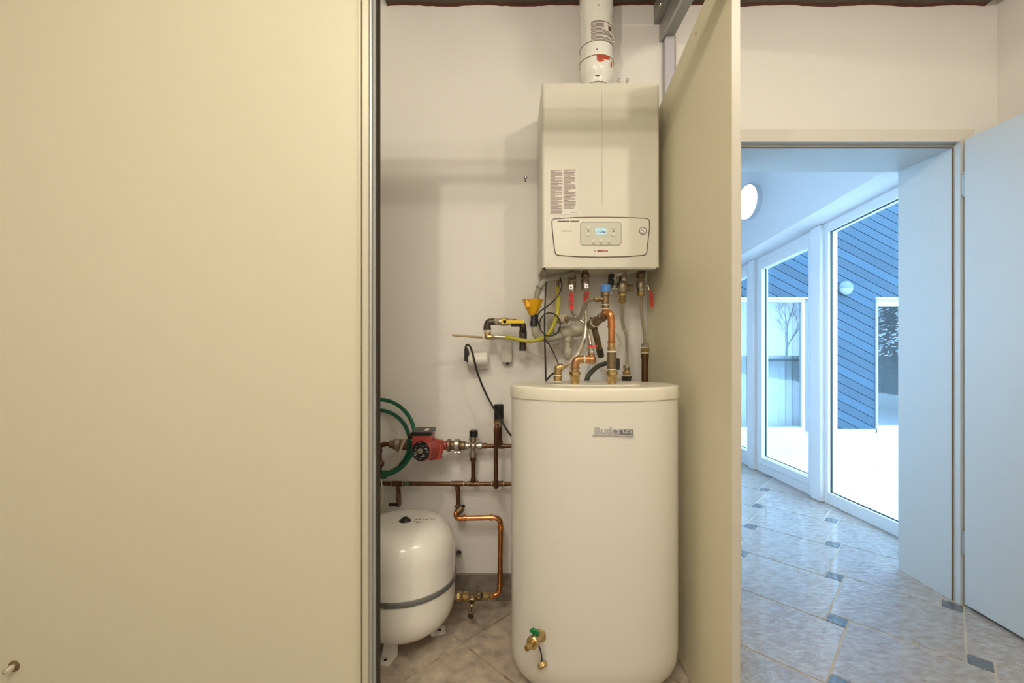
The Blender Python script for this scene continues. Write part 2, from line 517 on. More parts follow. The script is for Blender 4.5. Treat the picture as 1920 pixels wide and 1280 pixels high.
# doorway frame and leaf
dr = bpy.data.objects.new('door_1', None); C.objects.link(dr); dr.location = (1.98, D, 0); dr['_org'] = (1.98, D, 0); st(dr)
b = MB()
b.box((OX1-0.010, 1.915, 0), (2.037, D, 2.038)).box((0.955, 1.915, 0), (OX0+0.005, D, 2.038))
b.prism([(0.955, 1.915, 2.091), (2.037, 1.915, 2.091), (1.975, 1.915, 2.038), (0.955, 1.915, 2.038)], (0, 0.035, 0))
b.prism([(2.037, 1.915, 2.091), (2.037, 1.915, 2.037), (1.9755, 1.915, 2.037)], (0, 0.035, 0))
b.build('casing', M['casing'], dr)
b = MB()
b.box((1.968, 1.945, 0), (1.99, 2.215, 2.021)).box((1.0, 1.945, 0), (1.022, 2.215, 2.021)).box((1.0, 1.945, 2.021), (1.99, 2.215, 2.045))
b.build('lining', M['door_white'], dr)
MB().box((1.9742, 1.9145, 0), (1.9755, 1.945, 2.037)).box((OX0+0.004, 1.9145, 2.0372), (1.9755, 1.945, 2.0385)).build('rebate', M['door_white'], dr)  # cool skin on the casing's inner face, blue daylight put into its colour
b = MB()
b.box((1.967, 1.9425, 0), (1.972, 1.9455, 2.024)).box((1.967, 1.9425, 2.020), (1.018, 1.9455, 2.026))
b.build('seal', M['seal'], dr)
b = MB().box((1.973, 1.075, 0.012), (2.013, 1.896, 2.040))
lf = b.build('door_leaf', M['door_white'], dr, bevel=0.002)
for z0, z1 in ((1.79, 1.90), (0.22, 0.33)):
    MB().cyl((1.984, 1.905, z0), (1.984, 1.905, z1), 0.007, seg=12).box((1.978, 1.897, z0+0.01), (1.9825, 1.913, z1-0.01)).build('hinge', M['alu'], dr)

# ------------------------------------------------------------ glazed hall wall beyond the doorway
def WX(z): return 2.281-0.0544*(z-2.569)
def WH(z): return CH+0.711+0.129*(4.17-z)
def winplane(za, zb, lo, hi_off, t0=0.0, th=0.06):
    """sloping-topped frame piece between depths za..zb, from height lo to roofline minus hi_off"""
    pts = [(WX(za)+t0, za, lo), (WX(zb)+t0, zb, lo), (WX(zb)+t0, zb, WH(zb)-hi_off), (WX(za)+t0, za, WH(za)-hi_off)]
    return pts
def window(n, za, zb, sash):
    r = bpy.data.objects.new('window_%d' % n, None); C.objects.link(r)
    loc = (WX((za+zb)/2), (za+zb)/2, 0); r.location = loc; r['_org'] = loc; st(r)
    def ring(b, a0, a1, lo, off, w, t0, th, wb=None):
        wb = wb or w
        b.prism(winplane(a0, a0+w, lo, off, t0), (th, 0, 0))
        b.prism(winplane(a1-w, a1, lo, off, t0), (th, 0, 0))
        b.prism([(WX(a0+w)+t0, a0+w, lo), (WX(a1-w)+t0, a1-w, lo), (WX(a1-w)+t0, a1-w, lo+wb), (WX(a0+w)+t0, a0+w, lo+wb)], (th, 0, 0))
        b.prism([(WX(a0+w)+t0, a0+w, WH(a0+w)-off-w), (WX(a1-w)+t0, a1-w, WH(a1-w)-off-w), (WX(a1-w)+t0, a1-w, WH(a1-w)-off), (WX(a0+w)+t0, a0+w, WH(a0+w)-off)], (th, 0, 0))
    b = MB(); ring(b, za, zb, 0.0, 0.0, 0.065, 0.0, 0.07, 0.082)
    b.build('frame', M['frame_white'], r, bevel=0.003)
    inset = 0.065
    if sash:
        b = MB(); ring(b, za+0.045, zb-0.045, 0.075, 0.055, 0.060, -0.012, 0.06)
        b.build('sash', M['frame_white'], r, bevel=0.004)
        inset = 0.105
    i0, i1 = za+inset, zb-inset
    lo = 0.082 if not sash else 0.145
    b = MB().prism([(WX(i0)+0.03, i0, lo), (WX(i1)+0.03, i1, lo), (WX(i1)+0.03, i1, WH(i1)-inset), (WX(i0)+0.03, i0, WH(i0)-inset)], (0.004, 0, 0))
    b.build('pane', M['glass'], r)
    b = MB()
    e = 0.004
    for a in (i0, i1-e): b.prism([(WX(a)+0.02, a, lo), (WX(a)+0.02, a+e, lo), (WX(a)+0.02, a+e, WH(a)-inset), (WX(a)+0.02, a, WH(a)-inset)], (0.012, 0, 0))
    b.prism([(WX(i0)+0.02, i0, lo), (WX(i1)+0.02, i1, lo), (WX(i1)+0.02, i1, lo+e), (WX(i0)+0.02, i0, lo+e)], (0.012, 0, 0))
    b.prism([(WX(i0)+0.02, i0, WH(i0)-inset-e), (WX(i1)+0.02, i1, WH(i1)-inset-e), (WX(i1)+0.02, i1, WH(i1)-inset), (WX(i0)+0.02, i0, WH(i0)-inset)], (0.012, 0, 0))
    b.build('gasket', M['black'], r)
window(1, 2.31, 3.165, False)
window(2, 3.168, 3.940, True)
window(3, 3.945, 4.90, True)
for n, za, zb in ((3, 3.130, 3.225), (4, 3.918, 3.998)):
    st(MB().prism([(WX(za)-0.035, za, 0), (WX(zb)-0.035, zb, 0), (WX(zb)-0.035, zb, WH(zb)-0.002), (WX(za)-0.035, za, WH(za)-0.002)], (0.12, 0, 0)).build('trim_%d' % n, M['frame_white'], bevel=0.008))
def XI(z): return 2.056-0.031*(z-2.446)
b = MB()
for za, zb in ((2.20, 5.2),):
    b.prism([(XI(za), za, WH(za)), (XI(zb), zb, WH(zb)), (XI(zb), zb, 3.3), (XI(za), za, 3.3)], (0.42, 0, 0))
b.prism([(WX(2.2)-0.0, 2.2, 0), (WX(2.31), 2.31, 0), (WX(2.31), 2.31, WH(2.31)), (WX(2.2), 2.2, WH(2.2))], (0.2, 0, 0))
b.prism([(WX(4.9)-0.0, 4.9, 0), (WX(5.2), 5.2, 0), (WX(5.2), 5.2, WH(5.2)), (WX(4.9), 4.9, WH(4.9))], (0.2, 0, 0))
st(b.build('wall_window', M['white_wall']))
st(MB().box((0.5, 2.2, 3.0), (2.1, 5.2, 3.1)).build('ceiling_hall', M['white_wall']))
b = MB().box((0.5, 2.2, 0), (0.6, 2.35, 3.0)).box((0.5, 3.0, 0), (0.6, 5.2, 3.0)).box((0.5, 2.35, 0), (0.6, 3.0, 0.8)).box((0.5, 2.35, 2.3), (0.6, 3.0, 3.0))
b4 = bpy.data.objects.new('window_4', None); C.objects.link(b4); b4.location = (0.55, 2.675, 0.8); b4['_org'] = (0.55, 2.675, 0.8); st(b4)  # unseen window, added to bring more daylight into the hall
w4 = MB().box((0.52, 2.35, 0.8), (0.58, 2.42, 2.3)).box((0.52, 2.93, 0.8), (0.58, 3.0, 2.3)).box((0.52, 2.42, 0.8), (0.58, 2.93, 0.87)).box((0.52, 2.42, 2.23), (0.58, 2.93, 2.3)).build('frame', M['frame_white'], b4)
MB().box((0.547, 2.42, 0.87), (0.551, 2.93, 2.23)).build('pane', M['glass'], b4)
st(b.box((0.6, 5.1, 0), (2.2, 5.2, 3.0)).box((0.6, 2.2, 2.80), (2.1, 2.25, 3.0)).build('wall_hall', M['white_wall']))

# round wall lamp above the windows
lp = V((XI(3.656), 3.656, 2.328))
t = thing('wall_lamp', 'round lit wall lamp with chrome rim above the hall windows', 'lamp', lp)
nx = V((-1, -0.031, 0))
MB().lathe(lp, nx, [(0, 0.148), (0.035, 0.153), (0.045, 0.150), (0.045, 0.13)], 40).build('rim', M['chrome'], t)
MB().lathe(lp+nx*0.04, nx, [(0, 0.142), (0.010, 0.138), (0.022, 0.11), (0.030, 0.06), (0.033, 0)], 40).build('diffuser', M['lamp_glass'], t)

# ------------------------------------------------------------ outside: terrace, neighbouring wing, trees
b = MB(); random.seed(5)
for i in range(0, 6):
    for j in range(-2, 10):
        x0 = 2.42+i*0.98; y0 = -3.42+j*0.96
        if y0 > 5.3: continue
        b.m(0).box((x0+0.003, y0+0.003, -0.02), (x0+0.977, min(y0+0.957, 5.5), 0.0))
b.m(1).box((2.3, -6.0, -0.06), (8.3, 5.5, -0.003))
st(b.build('terrace_floor', [M['terrace'], M['terrace_joint']]))
FY = 5.5
wing = thing('house_wing', 'house wing with blue diagonal board cladding across the pale terrace', 'building', (4.5, FY, 0))
# diagonal boards, clipped to the wall outline; window openings left free
def clip_convex(P, x0, x1, z0, z1): return clip(P, x0, x1, z0, z1)
ang = math.radians(-27.4); bw = 0.1005
dx, dz = math.cos(ang), math.sin(ang); nx_, nz_ = -dz, dx
wa = (1.6, 3.765, 0.0, 1.690)    # opening of the left window
wbx = (4.60, 5.95, 0.0, 1.695)   # opening of the right window
cells = [(1.0, 9.0, 1.695, 4.2), (3.765, 4.60, 0.057, 1.695), (5.95, 9.0, 0.057, 1.695), (1.0, 1.6, 0.057, 1.695)]
b = MB()
for k in range(-10, 90):
    c = 0.4+k*bw
    o = V((1.0, -1.5))
    p0 = (o.x+nx_*c-dx*2, o.y+nz_*c-dz*2+3.2-3.2)
    P = []
    for t_, s_ in ((-6, 0.004), (14, 0.004), (14, bw-0.004), (-6, bw-0.004)):
        P.append((1.0+dx*t_+nx_*(c+s_), 0.0+dz*t_+nz_*(c+s_)))
    for ce in cells:
        Q = clip_convex(P, *ce)
        if len(Q) >= 3 and area(Q) > 1e-4:
            b.prism([(x, FY-0.02, z) for x, z in Q], (0, 0.02, 0))
b.build('cladding', M['cladding'], wing)
b = MB()
for x0, x1, z0, z1 in cells: b.box((x0, FY, z0), (x1, FY+0.12, z1))
b.build('wall', M['clad_gap'], wing)
for x0, x1 in ((3.765, 4.60), (5.95, 9.0), (1.0, 1.6)):
    MB().box((x0, FY-0.03, 0), (x1, FY+0.1, 0.055)).build('plinth', M['ext_white'], wing)
MB().box((1.0, FY-0.03, 1.690), (3.80, FY+0.03, 1.712)).build('window_cornice', M['ext_white'], wing)
MB().box((4.575, FY-0.05, 1.690), (6.0, FY+0.03, 1.712)).build('window_cornice', M['ext_white'], wing)
MB().box((3.71, FY-0.01, 0.02), (3.765, FY+0.1, 1.690)).build('reveal', M['ext_grey'], wing)  # reveal lies in shadow, the shade is put into its grey
MB().box((4.575, FY-0.03, 0.0), (4.592, FY+0.02, 1.690)).build('reveal', M['ext_grey'], wing)
def far_window(x0, x1, z0, z1, w, wbot, wtop, name='window'):
    b = MB().box((x0, FY-0.005, z0), (x0+w, FY+0.06, z1)).box((x1-w, FY-0.005, z0), (x1, FY+0.06, z1))
    b.box((x0+w, FY-0.005, z0), (x1-w, FY+0.06, z0+wbot)).box((x0+w, FY-0.005, z1-wtop), (x1-w, FY+0.06, z1))
    f = b.build('window_frame', M['ext_white'], wing)
    MB().box((x0+w, FY+0.02, z0+wbot), (x1-w, FY+0.026, z1-wtop)).build('window_pane', M['glass_far'], f)
far_window(1.62, 3.71, 0.0, 1.690, 0.045, 0.075, 0.035)
far_window(4.60, 5.93, 0.0, 1.690, 0.030, 0.095, 0.085)
# room behind the windows
b = MB().box((1.0, 7.6, -0.02), (6.6, 7.7, 2.4)).box((6.5, FY+0.12, 0), (6.6, 7.6, 2.4)).box((0.9, FY+0.12, 0), (1.0, 7.6, 2.4)).box((0.9, FY+0.12, 2.3), (6.6, 7.7, 2.4)).box((0.9, FY+0.12, -0.05), (6.6, 7.7, -0.002))
b.build('room_shell', M['room'], wing)
lamp('AREA', 'room_fill', (3.4, 6.5, 2.25), 26, (0.75, 0.88, 1.0), 1.2)  # added fill without a fixture, brightens the room behind the panes
# curtains and table inside the left window
def curtain(x0, x1, label):
    b = MB(); n = 40; pts = []
    for i in range(n+1):
        x = x0+(x1-x0)*i/n
        pts.append((x, 5.80+0.02*math.sin(i*1.3)))
    P = [(x, y) for x, y in pts]+[(x, y+0.006) for x, y in pts[::-1]]
    vs = [(x, y, 0.03) for x, y in P]+[(x, y, 1.95) for x, y in P]
    m_ = len(P)
    b.add(vs, [(i, (i+1) % m_, m_+(i+1) % m_, m_+i) for i in range(m_)]+[(i, i+1, m_-2-i, m_-1-i) for i in range(n)]+[(m_+m_-1-i, m_+m_-2-i, m_+i+1, m_+i) for i in range(n)])
    return tag(b.build('curtain', M['curtain']), label, 'curtain', 'white curtains in the far window')
curtain(3.19, 3.95, 'white curtain at the right side of the far window')
curtain(2.88, 3.12, 'narrow white curtain left of the table behind the far window')
t = thing('dining_table', 'dark topped table seen between curtains through the far window', 'table', (3.35, 5.72, 0))
MB().box((3.14, 5.635, 0.90), (3.92, 5.765, 0.93)).build('tabletop', M['table_dark'], t)
MB().box((3.28, 5.68, 0), (3.31, 5.71, 0.90)).build('leg', M['table_dark'], t)
MB().box((3.19, 5.66, 0.875), (3.27, 5.72, 0.90)).build('bracket', M['table_dark'], t)
# outdoor lamp
lc = V(((1580-960)*FY/F, FY-0.03, CH+(640-541)*FY/F))
t = thing('outdoor_wall_lamp', 'round white lamp on the blue cladding across the terrace', 'lamp', lc)
MB().lathe(lc+V((0, 0.03, 0)), (0, -1, 0), [(0, 0.055), (0.04, 0.05)], 20).build('bracket', M['box_grey'], t)
MB().lathe(lc, (0, -1, 0), [(0, 0.078), (0.035, 0.084), (0.06, 0.065), (0.075, 0.03), (0.078, 0)], 28).build('diffuser', mat('frosted_lamp_glass', (0.26, 0.28, 0.27), 0.3), t)
b = MB().lathe(lc+V((0, 0.002, 0.0)), (0, -1, 0), [(0, 0.086), (0.035, 0.090), (0.064, 0.071), (0.079, 0.034), (0.083, 0)], 28)
vs, keep = b.v, []
b.f = [f for f in b.f if sum(vs[i].z for i in f)/len(f) > lc.z-0.001 and len(f) < 10]
b.mi = [0]*len(b.f)
b.build('hood', mat('grey_lamp_hood', (0.10, 0.14, 0.17), 0.4), t)

# trees standing beyond the terrace (they show as reflections in the far windows)
def bare_tree(loc, h, seed, label, group=None):
    random.seed(seed); b = MB()
    def br(p, d, L, r, n):
        q = p+d*L
        b.tube([p, p+d*L*0.5+V((random.uniform(-.04, .04)*L,)*3), q], r, 5, 2)
        if n == 0: return
        for k in range(3 if n > 1 else 4):
            nd = (d+V((random.uniform(-.8, .8), random.uniform(-.8, .8), random.uniform(-.1, .5)))).normalized()
            br(p+d*L*random.uniform(.6, 1), nd, L*random.uniform(.55, .75), r*0.55, n-1)
    br(V(loc), V((0, 0, 1)), h*0.32, h*0.011, 5)
    return tag(b.build('bare_tree', M['bark']), label, 'tree', group)
def conifer(loc, h, seed, label, group=None):
    random.seed(seed)
    t = thing('conifer', label, 'tree', loc, group)
    MB().cyl(loc, V(loc)+V((0, 0, h)), h*0.02, h*0.003, seg=8).build('trunk', M['bark'], t)
    b = MB()
    for k in range(5200):
        f = random.random()**0.8
        z = 0.08*h+f*0.92*h; rr = (1-f)*h*0.27*random.uniform(.35, 1)+0.03
        a = random.uniform(0, 2*PI)
        c = V(loc)+V((rr*math.cos(a), rr*math.sin(a), z-rr*0.25))
        s_ = h*random.uniform(.006, .016)
        o1 = V((math.cos(a), math.sin(a), -.4))*s_*2; o2 = V((-math.sin(a), math.cos(a), random.uniform(-.4, .4)))*s_
        b.add([c-o1*.4-o2, c-o1*.4+o2, c+o1], [(0, 1, 2)])
    b.build('foliage', M['needles'], t)
conifer((10.2, -0.2, 0), 5.0, 11, 'dark conifer beyond the terrace mirrored in the right far window')
bare_tree((8.9, -3.0, 0), 3.4, 3, 'bare tree beyond the terrace mirrored in the left far window')
st(MB().box((8.3, -25, -0.5), (30, 12.0, -0.02)).build('ground', mat('grass', (0.05, 0.07, 0.03), 0.9, noise_amt=0.8, noise_scale=3)))
# ------------------------------------------------------------ sliding closet door on the left
t = thing('sliding_door', 'large cream sliding closet door on the left', 'door', (-1.2, 1.19, 0))
dz0, dz1, dy = 0.02, 2.133, 1.197
MB().box((-2.45, dy-0.004, dz0), ((676-960)*dy/F, dy+0.018, dz1)).build('door_panel', M['cream'], t)
def px(x, d=dy): return (x-960)*d/F
b = MB().m(0).box((px(676.2), dy-0.012, dz0), (px(679), dy+0.022, dz1))
b.m(1).box((px(679), dy-0.002, dz0), (px(681), dy+0.022, dz1))
b.m(0).box((px(681), dy-0.006, dz0), (px(692.5), dy+0.022, dz1))
b.m(2).lathe((px(697), dy-0.008, dz0), (0, 0, 1), [(0, 0.0048), (dz1-dz0, 0.0048)], 16)
b.m(3).box((px(692.5), dy-0.004, dz0), (px(704.5), dy+0.030, dz1))
b.build('edge_profile', [M['alu_cream'], M['seal'], M['alu'], mat('shaded_alu', (0.30, 0.31, 0.29), 0.55)], t)  # flat gets a darker copy of the aluminium, shade put into its colour
MB().box((px(704.5), dy+0.004, dz0), (px(707.8), dy+0.026, dz1)).build('brush_strip', M['brush'], t)
kp = W(27, 1248, dy-0.004)
b = MB().m(0).lathe(kp, (0, -1, 0), [(0, 0.0150), (0.003, 0.0145), (0.004, 0.0125)], 24)
k2 = b.build('pin_plate', M['brass_old'], t)
MB().m(0).lathe(kp, (0, -1, 0), [(0, 0.0085), (0.022, 0.0085), (0.024, 0.0075), (0.024, 0.004), (0.020, 0.0035)], 20).build('pin', M['steel'], k2)

# ------------------------------------------------------------ partition board and the metal frame on the right
XP = 0.605
b = MB()
zt = lambda y: 2.12-0.257*(y-1.78)
b.prism([(XP, 1.197, 0.006), (XP, 1.940, 0.006), (XP, 1.940, zt(1.94)), (XP, 1.197, zt(1.197))], (0.022, 0, 0))
t = thing('partition_board', 'cream laminate board standing edge-on right of the water tank', 'panel', (0.616, 1.55, 0))
b.build('board', M['board'], t)
MB().prism([(XP-0.0005, 1.1955, 0.006), (XP+0.0225, 1.1955, 0.006), (XP+0.0225, 1.1955, zt(1.197)), (XP-0.0005, 1.1955, zt(1.197))], (0, 0.0015, 0)).build('edge_band', M['cream_edge'], t)
MB().lathe(W(1300, 715, 1.459)+V((0.0, 0, 0)), (-1, 0, 0), [(0, 0.003), (0.0015, 0.002)], 10).build('screw_cap', M['black'], t)
MB().lathe(V((XP, 1.43, 2.17)), (-1, 0, 0), [(0, 0.004), (0.0015, 0.003)], 10).build('screw_cap', M['brass_old'], t)
t = thing('partition_frame', 'grey metal header and pale post of a partition behind the cream board', 'frame', (0.70, 1.6, 0))
MB().box((0.672, 0.75, 2.504), (0.717, 1.949, 2.560)).build('header_rail', M['grey_metal'], t, bevel=0.002)
MB().box((0.660, 0.75, 2.497), (0.671, 1.949, 2.575)).build('header_flange', M['alu'], t)
MB().box((0.676, 1.915, 0.0), (0.716, 1.949, 2.504)).build('post', mat('bluish_lit_post', (0.50, 0.49, 0.53), 0.5), t)  # whitish post, the bluish light on it is put into the colour
MB().box((0.7165, 1.915, 0.0), (0.7205, 1.949, 2.504)).build('seal_strip', M['seal'], t)
t = thing('ceiling_rail', 'dark grey steel bracket rail under the beam at the wall', 'rail', (0.65, 1.8, 2.58))
MB().box((0.635, 0.75, 2.578), (0.669, 1.948, 2.74)).build('angle_profile', M['grey_metal'], t)
MB().lathe((0.635, 1.86, 2.60), (-1, 0, 0), [(0, 0.009), (0.004, 0.008), (0.006, 0.0)], 12).build('bolt', M['steel'], t)
# door track over the closet opening (above the picture)
st(MB().box((-2.5, 1.17, 2.135), (0.635, 1.225, 2.188)).build('trim_5', M['grey_metal']))

# ------------------------------------------------------------ gas boiler
BY0, BY1 = 1.67, 1.93
bx0, bx1 = 0.1155, 0.568
bz0, bz1 = 1.441, 2.151
t = thing('gas_boiler', 'white wall-hung gas boiler with a small keypad panel', 'boiler', ((bx0+bx1)/2, 1.93, bz0))
def rounded_front(x0, x1, y0, y1, r, z0, z1, n=6):
    P = [(x0, y1), (x0, y0+r)]
    for k in range(1, n+1):
        a = PI+PI/2*k/n
        P.append((x0+r+r*math.cos(a), y0+r+r*math.sin(a)))
    for k in range(0, n+1):
        a = 1.5*PI+PI/2*k/n
        P.append((x1-r+r*math.cos(a), y0+r+r*math.sin(a)))
    P.append((x1, y1))
    return P
P = rounded_front(bx0, bx1, BY0, BY1, 0.012, bz0, bz1)
b = MB()
n = len(P); vs = []
cx, cy = (bx0+bx1)/2, (BY0+BY1)/2
for z, s_ in ((bz0+0.000, 0.0), (bz1-0.003, 0.0), (bz1-0.001, 0.0008), (bz1, 0.002)):
    for x, y in P:
        vs.append((x+(s_ if x < cx else -s_), y+(s_ if y < cy else 0), z))
fs = [[j*n+i, j*n+(i+1) % n, (j+1)*n+(i+1) % n, (j+1)*n+i] for j in range(3) for i in range(n) if i != n-1]
fs.append([3*n+i for i in range(n)])
fs += [[(j)*n+n-1, j*n, (j+1)*n, (j+1)*n+n-1] for j in range(3)]
b.add(vs, fs)
# folded lip under the front and an inner bottom plate
b.box((bx0+0.014, BY0+0.003, bz0-0.004), (bx1-0.014, BY0+0.03, bz0+0.001))
b.box((bx0+0.004, BY0+0.012, bz0+0.016), (bx1-0.004, BY1, bz0+0.022))
b.build('casing', M['boiler'], t)
# crease on the front
cxp = 1128.5
xa = (cxp-960)*BY0/F
b = MB()
zt_, zb_ = CH+(640-167)*BY0/F, CH+(640-396)*BY0/F
b.add([(xa-0.0035, BY0+0.0002, zt_), (xa-0.001, BY0-0.0024, zt_-0.01), (xa+0.0015, BY0+0.0002, zt_), (xa+0.001, BY0+0.0002, zb_), (xa+0.001, BY0-0.0024, zb_+0.05), (xa-0.001, BY0+0.0002, zb_+0.03), (xa+0.0035, BY0+0.0002, zb_+0.03)],
      [(0, 1, 2), (0, 5, 4, 1), (2, 1, 4, 6), (5, 3, 4), (6, 4, 3)])
b.build('front_crease', M['boiler'], t)
fy = BY0
def FP(x, y, off=0.0):
    p = W(x, y, fy); p.y = fy-off
    return p
# sticker with two text columns
a_, c_ = FP(1029.5, 317.5), FP(1081.5, 402.5)
stk = MB().box((a_.x, fy-0.0008, c_.z), (c_.x, fy+0.001, a_.z)).build('sticker', M['paper'], t)
b = MB(); random.seed(21)
for col, (xs_, xe_, y0_, y1_) in enumerate(((1031.5, 1055, 319, 400), (1056.5, 1079.5, 318.5, 391))):
    y = y0_
    while y < y1_:
        L = random.choice((1, 1, .95, .9, .85, .6, .4, .97))
        p, q = FP(xs_+random.uniform(0, .5), y), FP(xs_+(xe_-xs_)*L, y+0.95)
        b.box((p.x, fy-0.0012, q.z), (q.x, fy-0.0007, p.z)); y += 1.72
for x in (1071, 1074, 1079):
    p, q = FP(x, 398), FP(x+2, 399.2); b.box((p.x, fy-0.0012, q.z), (q.x, fy-0.0007, p.z))
b.build('print', mat('faded_print', (0.27, 0.19, 0.17), 0.7), stk)
# control panel outline
def rpath(pts, r=4.5, n=5):
    out = []
    L = len(pts)
    for i in range(L):
        p0, p1, p2 = V(pts[i-1]), V(pts[i]), V(pts[(i+1) % L])
        d0 = (p0-p1).normalized(); d2 = (p2-p1).normalized()
        for k in range(n+1):
            s_ = k/n
            out.append(p1+d0*r*(1-s_)**2+d2*r*s_**2)
    return out
outline = [(1034.5, 410.5), (1080, 407.8), (1127, 407.2), (1172, 407.8), (1217.2, 409.5), (1217.5, 428), (1214.5, 455), (1212, 478), (1170, 481), (1127, 481.8), (1084, 481), (1041.5, 478), (1038, 455), (1035.5, 428)]
RC = []
big = {0: 7, 4: 7, 7: 7, 11: 7}
L = len(outline)
for i in range(L):
    p0, p1, p2 = V((*outline[i-1], 0)), V((*outline[i], 0)), V((*outline[(i+1) % L], 0))
    r_ = big.get(i, 0)
    if r_ == 0: RC.append(p1); continue
    d0 = (p0-p1).normalized(); d2 = (p2-p1).normalized()
    for k in range(7):
        s_ = k/6
        RC.append(p1+d0*r_*(1-s_)**2+d2*r_*s_**2)
cp = MB().prism([FP(p.x, p.y, 0.0015) for p in RC], (0, 0.003, 0)).build('control_panel', mat('panel_enamel', (0.76, 0.72, 0.62), 0.4), t)
MB().tube([FP(p.x, p.y, 0.001) for p in RC], 0.0019, 6, 1, closed=True).build('panel_groove', M['ink'], t)
# keypad
KP = []
for i, (x, y) in enumerate(((1088.3, 416.8), (1164.6, 416.8), (1164.6, 459.8), (1088.3, 459.8))): KP.append((x, y, 0))
KR = rpath(KP, 6)
b = MB().prism([FP(p.x, p.y, 0.0024) for p in KR], (0, 0.003, 0))
kp_ = b.build('keypad', M['boiler_grey'], cp)
MB().tube([FP(p.x, p.y, 0.002) for p in KR], 0.0009, 5, 1, closed=True).build('keypad_groove', M['ink'], cp)
for x, y in ((1102.7, 427), (1102.7, 440.5), (1150.3, 427), (1150.3, 440.5), (1112.3, 451.8), (1126.5, 451.8), (1140.7, 451.8)):
    MB().lathe(FP(x, y, 0.002), (0, -1, 0), [(0, 0.0082), (0.0025, 0.0078), (0.0035, 0.006), (0.0035, 0)], 20).build('button', M['boiler'], cp)
a_, c_ = FP(1116, 428), FP(1136.5, 439.5)
MB().box((a_.x, fy-0.0032, c_.z), (c_.x, fy, a_.z)).build('display', M['lcd'], cp)
b = MB()
for x, y, w_, h_ in ((1117, 435, .8, 2.2), (1121, 433, 1, 3.5), (1124, 435.5, 2.5, .9), (1128, 432.5, 1.2, 3.8), (1131, 434, 2, 2.8), (1134.6, 434.5, .9, 2.4), (1126, 430.5, 1, 1.5)):
    p, q = FP(x, y), FP(x+w_, y+h_); b.box((p.x, fy-0.0036, q.z), (q.x, fy-0.0031, p.z))
b.build('display_segments', M['black'], cp)
b = MB()
for x, y in ((1102.5, 433.8), (1150, 433.8)):
    p, q = FP(x-1.3, y-1), FP(x+1.3, y+1.2); b.box((p.x, fy-0.0028, q.z), (q.x, fy-0.0022, p.z))
for x0_, x1_ in ((1109.5, 1115.5), (1124.5, 1129), (1136.5, 1139), (1140, 1144.5)):
    p, q = FP(x0_, 457.4), FP(x1_, 458.5); b.box((p.x, fy-0.0028, q.z), (q.x, fy-0.0022, p.z))
x = 1045.5
for w_ in (2.2, 2, 2, 1, 2, 2, 2.2, 1.4, 2, 0, 2.8, 1, 2, 2.2, 1, 2.4, 1.2):
    if w_ > 0:
        p, q = FP(x, 413.6), FP(x+w_, 416.2); b.box((p.x, fy-0.0020, q.z), (q.x, fy-0.0014, p.z))
    x += w_+0.55 if w_ > 0 else 2
p, q = FP(1045, 415), FP(1085, 415.4); b.box((p.x, fy-0.0019, q.z), (q.x, fy-0.0014, p.z))
for i in range(11):
    p, q = FP(1052.5+i*1.85, 432.4), FP(1053.6+i*1.85, 434); b.box((p.x, fy-0.0020, q.z), (q.x, fy-0.0014, p.z))
b.build('panel_print', M['ink'], cp)
text_mesh('brand_lettering', 'IMMERGAS', 0.0094, facing(FP(1129.5, 470.6, 0.0020)) @ Matrix.Diagonal((0.92, 1, 1, 1)), M['ink_maroon'], cp, 0.0003, 0.0003)
b = MB().lathe(FP(1115, 470.3, 0.0015), (0, -1, 0), [(0, 0.0034), (0.0006, 0.0034)], 16)
em = b.build('brand_emblem', M['ink_maroon'], cp)
MB().lathe(FP(1115, 470.3, 0.0021), (0, -1, 0), [(0, 0.0017), (0.0004, 0.0017)], 10).build('emblem_centre', M['boiler'], em)
gc = FP(1205, 432.8, 0.0)
gg_ = MB().lathe(gc, (0, -1, 0), [(0, 0.0148), (0.004, 0.0145), (0.005, 0.0125), (0.0035, 0.012)], 28).build('pressure_gauge', M['band'], cp)
MB().lathe(gc-V((0, 0.001, 0)), (0, -1, 0), [(0, 0.0122), (0.0028, 0.0122)], 24).build('gauge_face', M['paper'], gg_)
b = MB()
for k in range(9):
    a = -0.8+k*0.6
    c0_ = gc+V((math.sin(a)*0.0095, -0.0042, math.cos(a)*0.0095)); b.box(c0_-V((0.0007, 0, 0.0007)), c0_+V((0.0007, 0.0006, 0.0007)))
b.prism([gc+V((-0.006, -0.0046, 0.004)), gc+V((0.0045, -0.0046, -0.004)), gc+V((0.0035, -0.0046, -0.0052)), gc+V((-0.007, -0.0046, 0.003))], (0, 0.0008, 0))
b.build('gauge_marks', M['ink'], gg_)
for x in (1160, 1176):
    p = W(x, 155.5, 1.80)
    MB().cyl((p.x, 1.80, bz1-0.001), (p.x, 1.80, bz1+0.084), 0.0045, seg=10).sphere((p.x, 1.80, bz1+0.086), 0.0075, 10).build('top_screw', M['steel'], t)
MB().box((bx0+0.006, 1.86, bz0-0.003), (bx0+0.026, 1.90, bz0+0.02)).build('latch', M['steel'], t)
MB().box((bx0+0.01, 1.72, bz0+0.002), (bx0+0.026, 1.75, bz0+0.016)).build('latch', M['black'], t)
MB().prism([(bx1-0.003, 1.80, bz0+0.012), (bx1-0.003, 1.925, bz0+0.012), (bx1-0.003, 1.925, bz0-0.050)], (-0.004, 0, 0)).build('side_bracket', M['boiler'], t)
MB().prism([(bx0+0.003, 1.86, bz0+0.012), (bx0+0.003, 1.925, bz0+0.012), (bx0+0.003, 1.925, bz0-0.05)], (0.004, 0, 0)).build('side_bracket', M['boiler'], t)

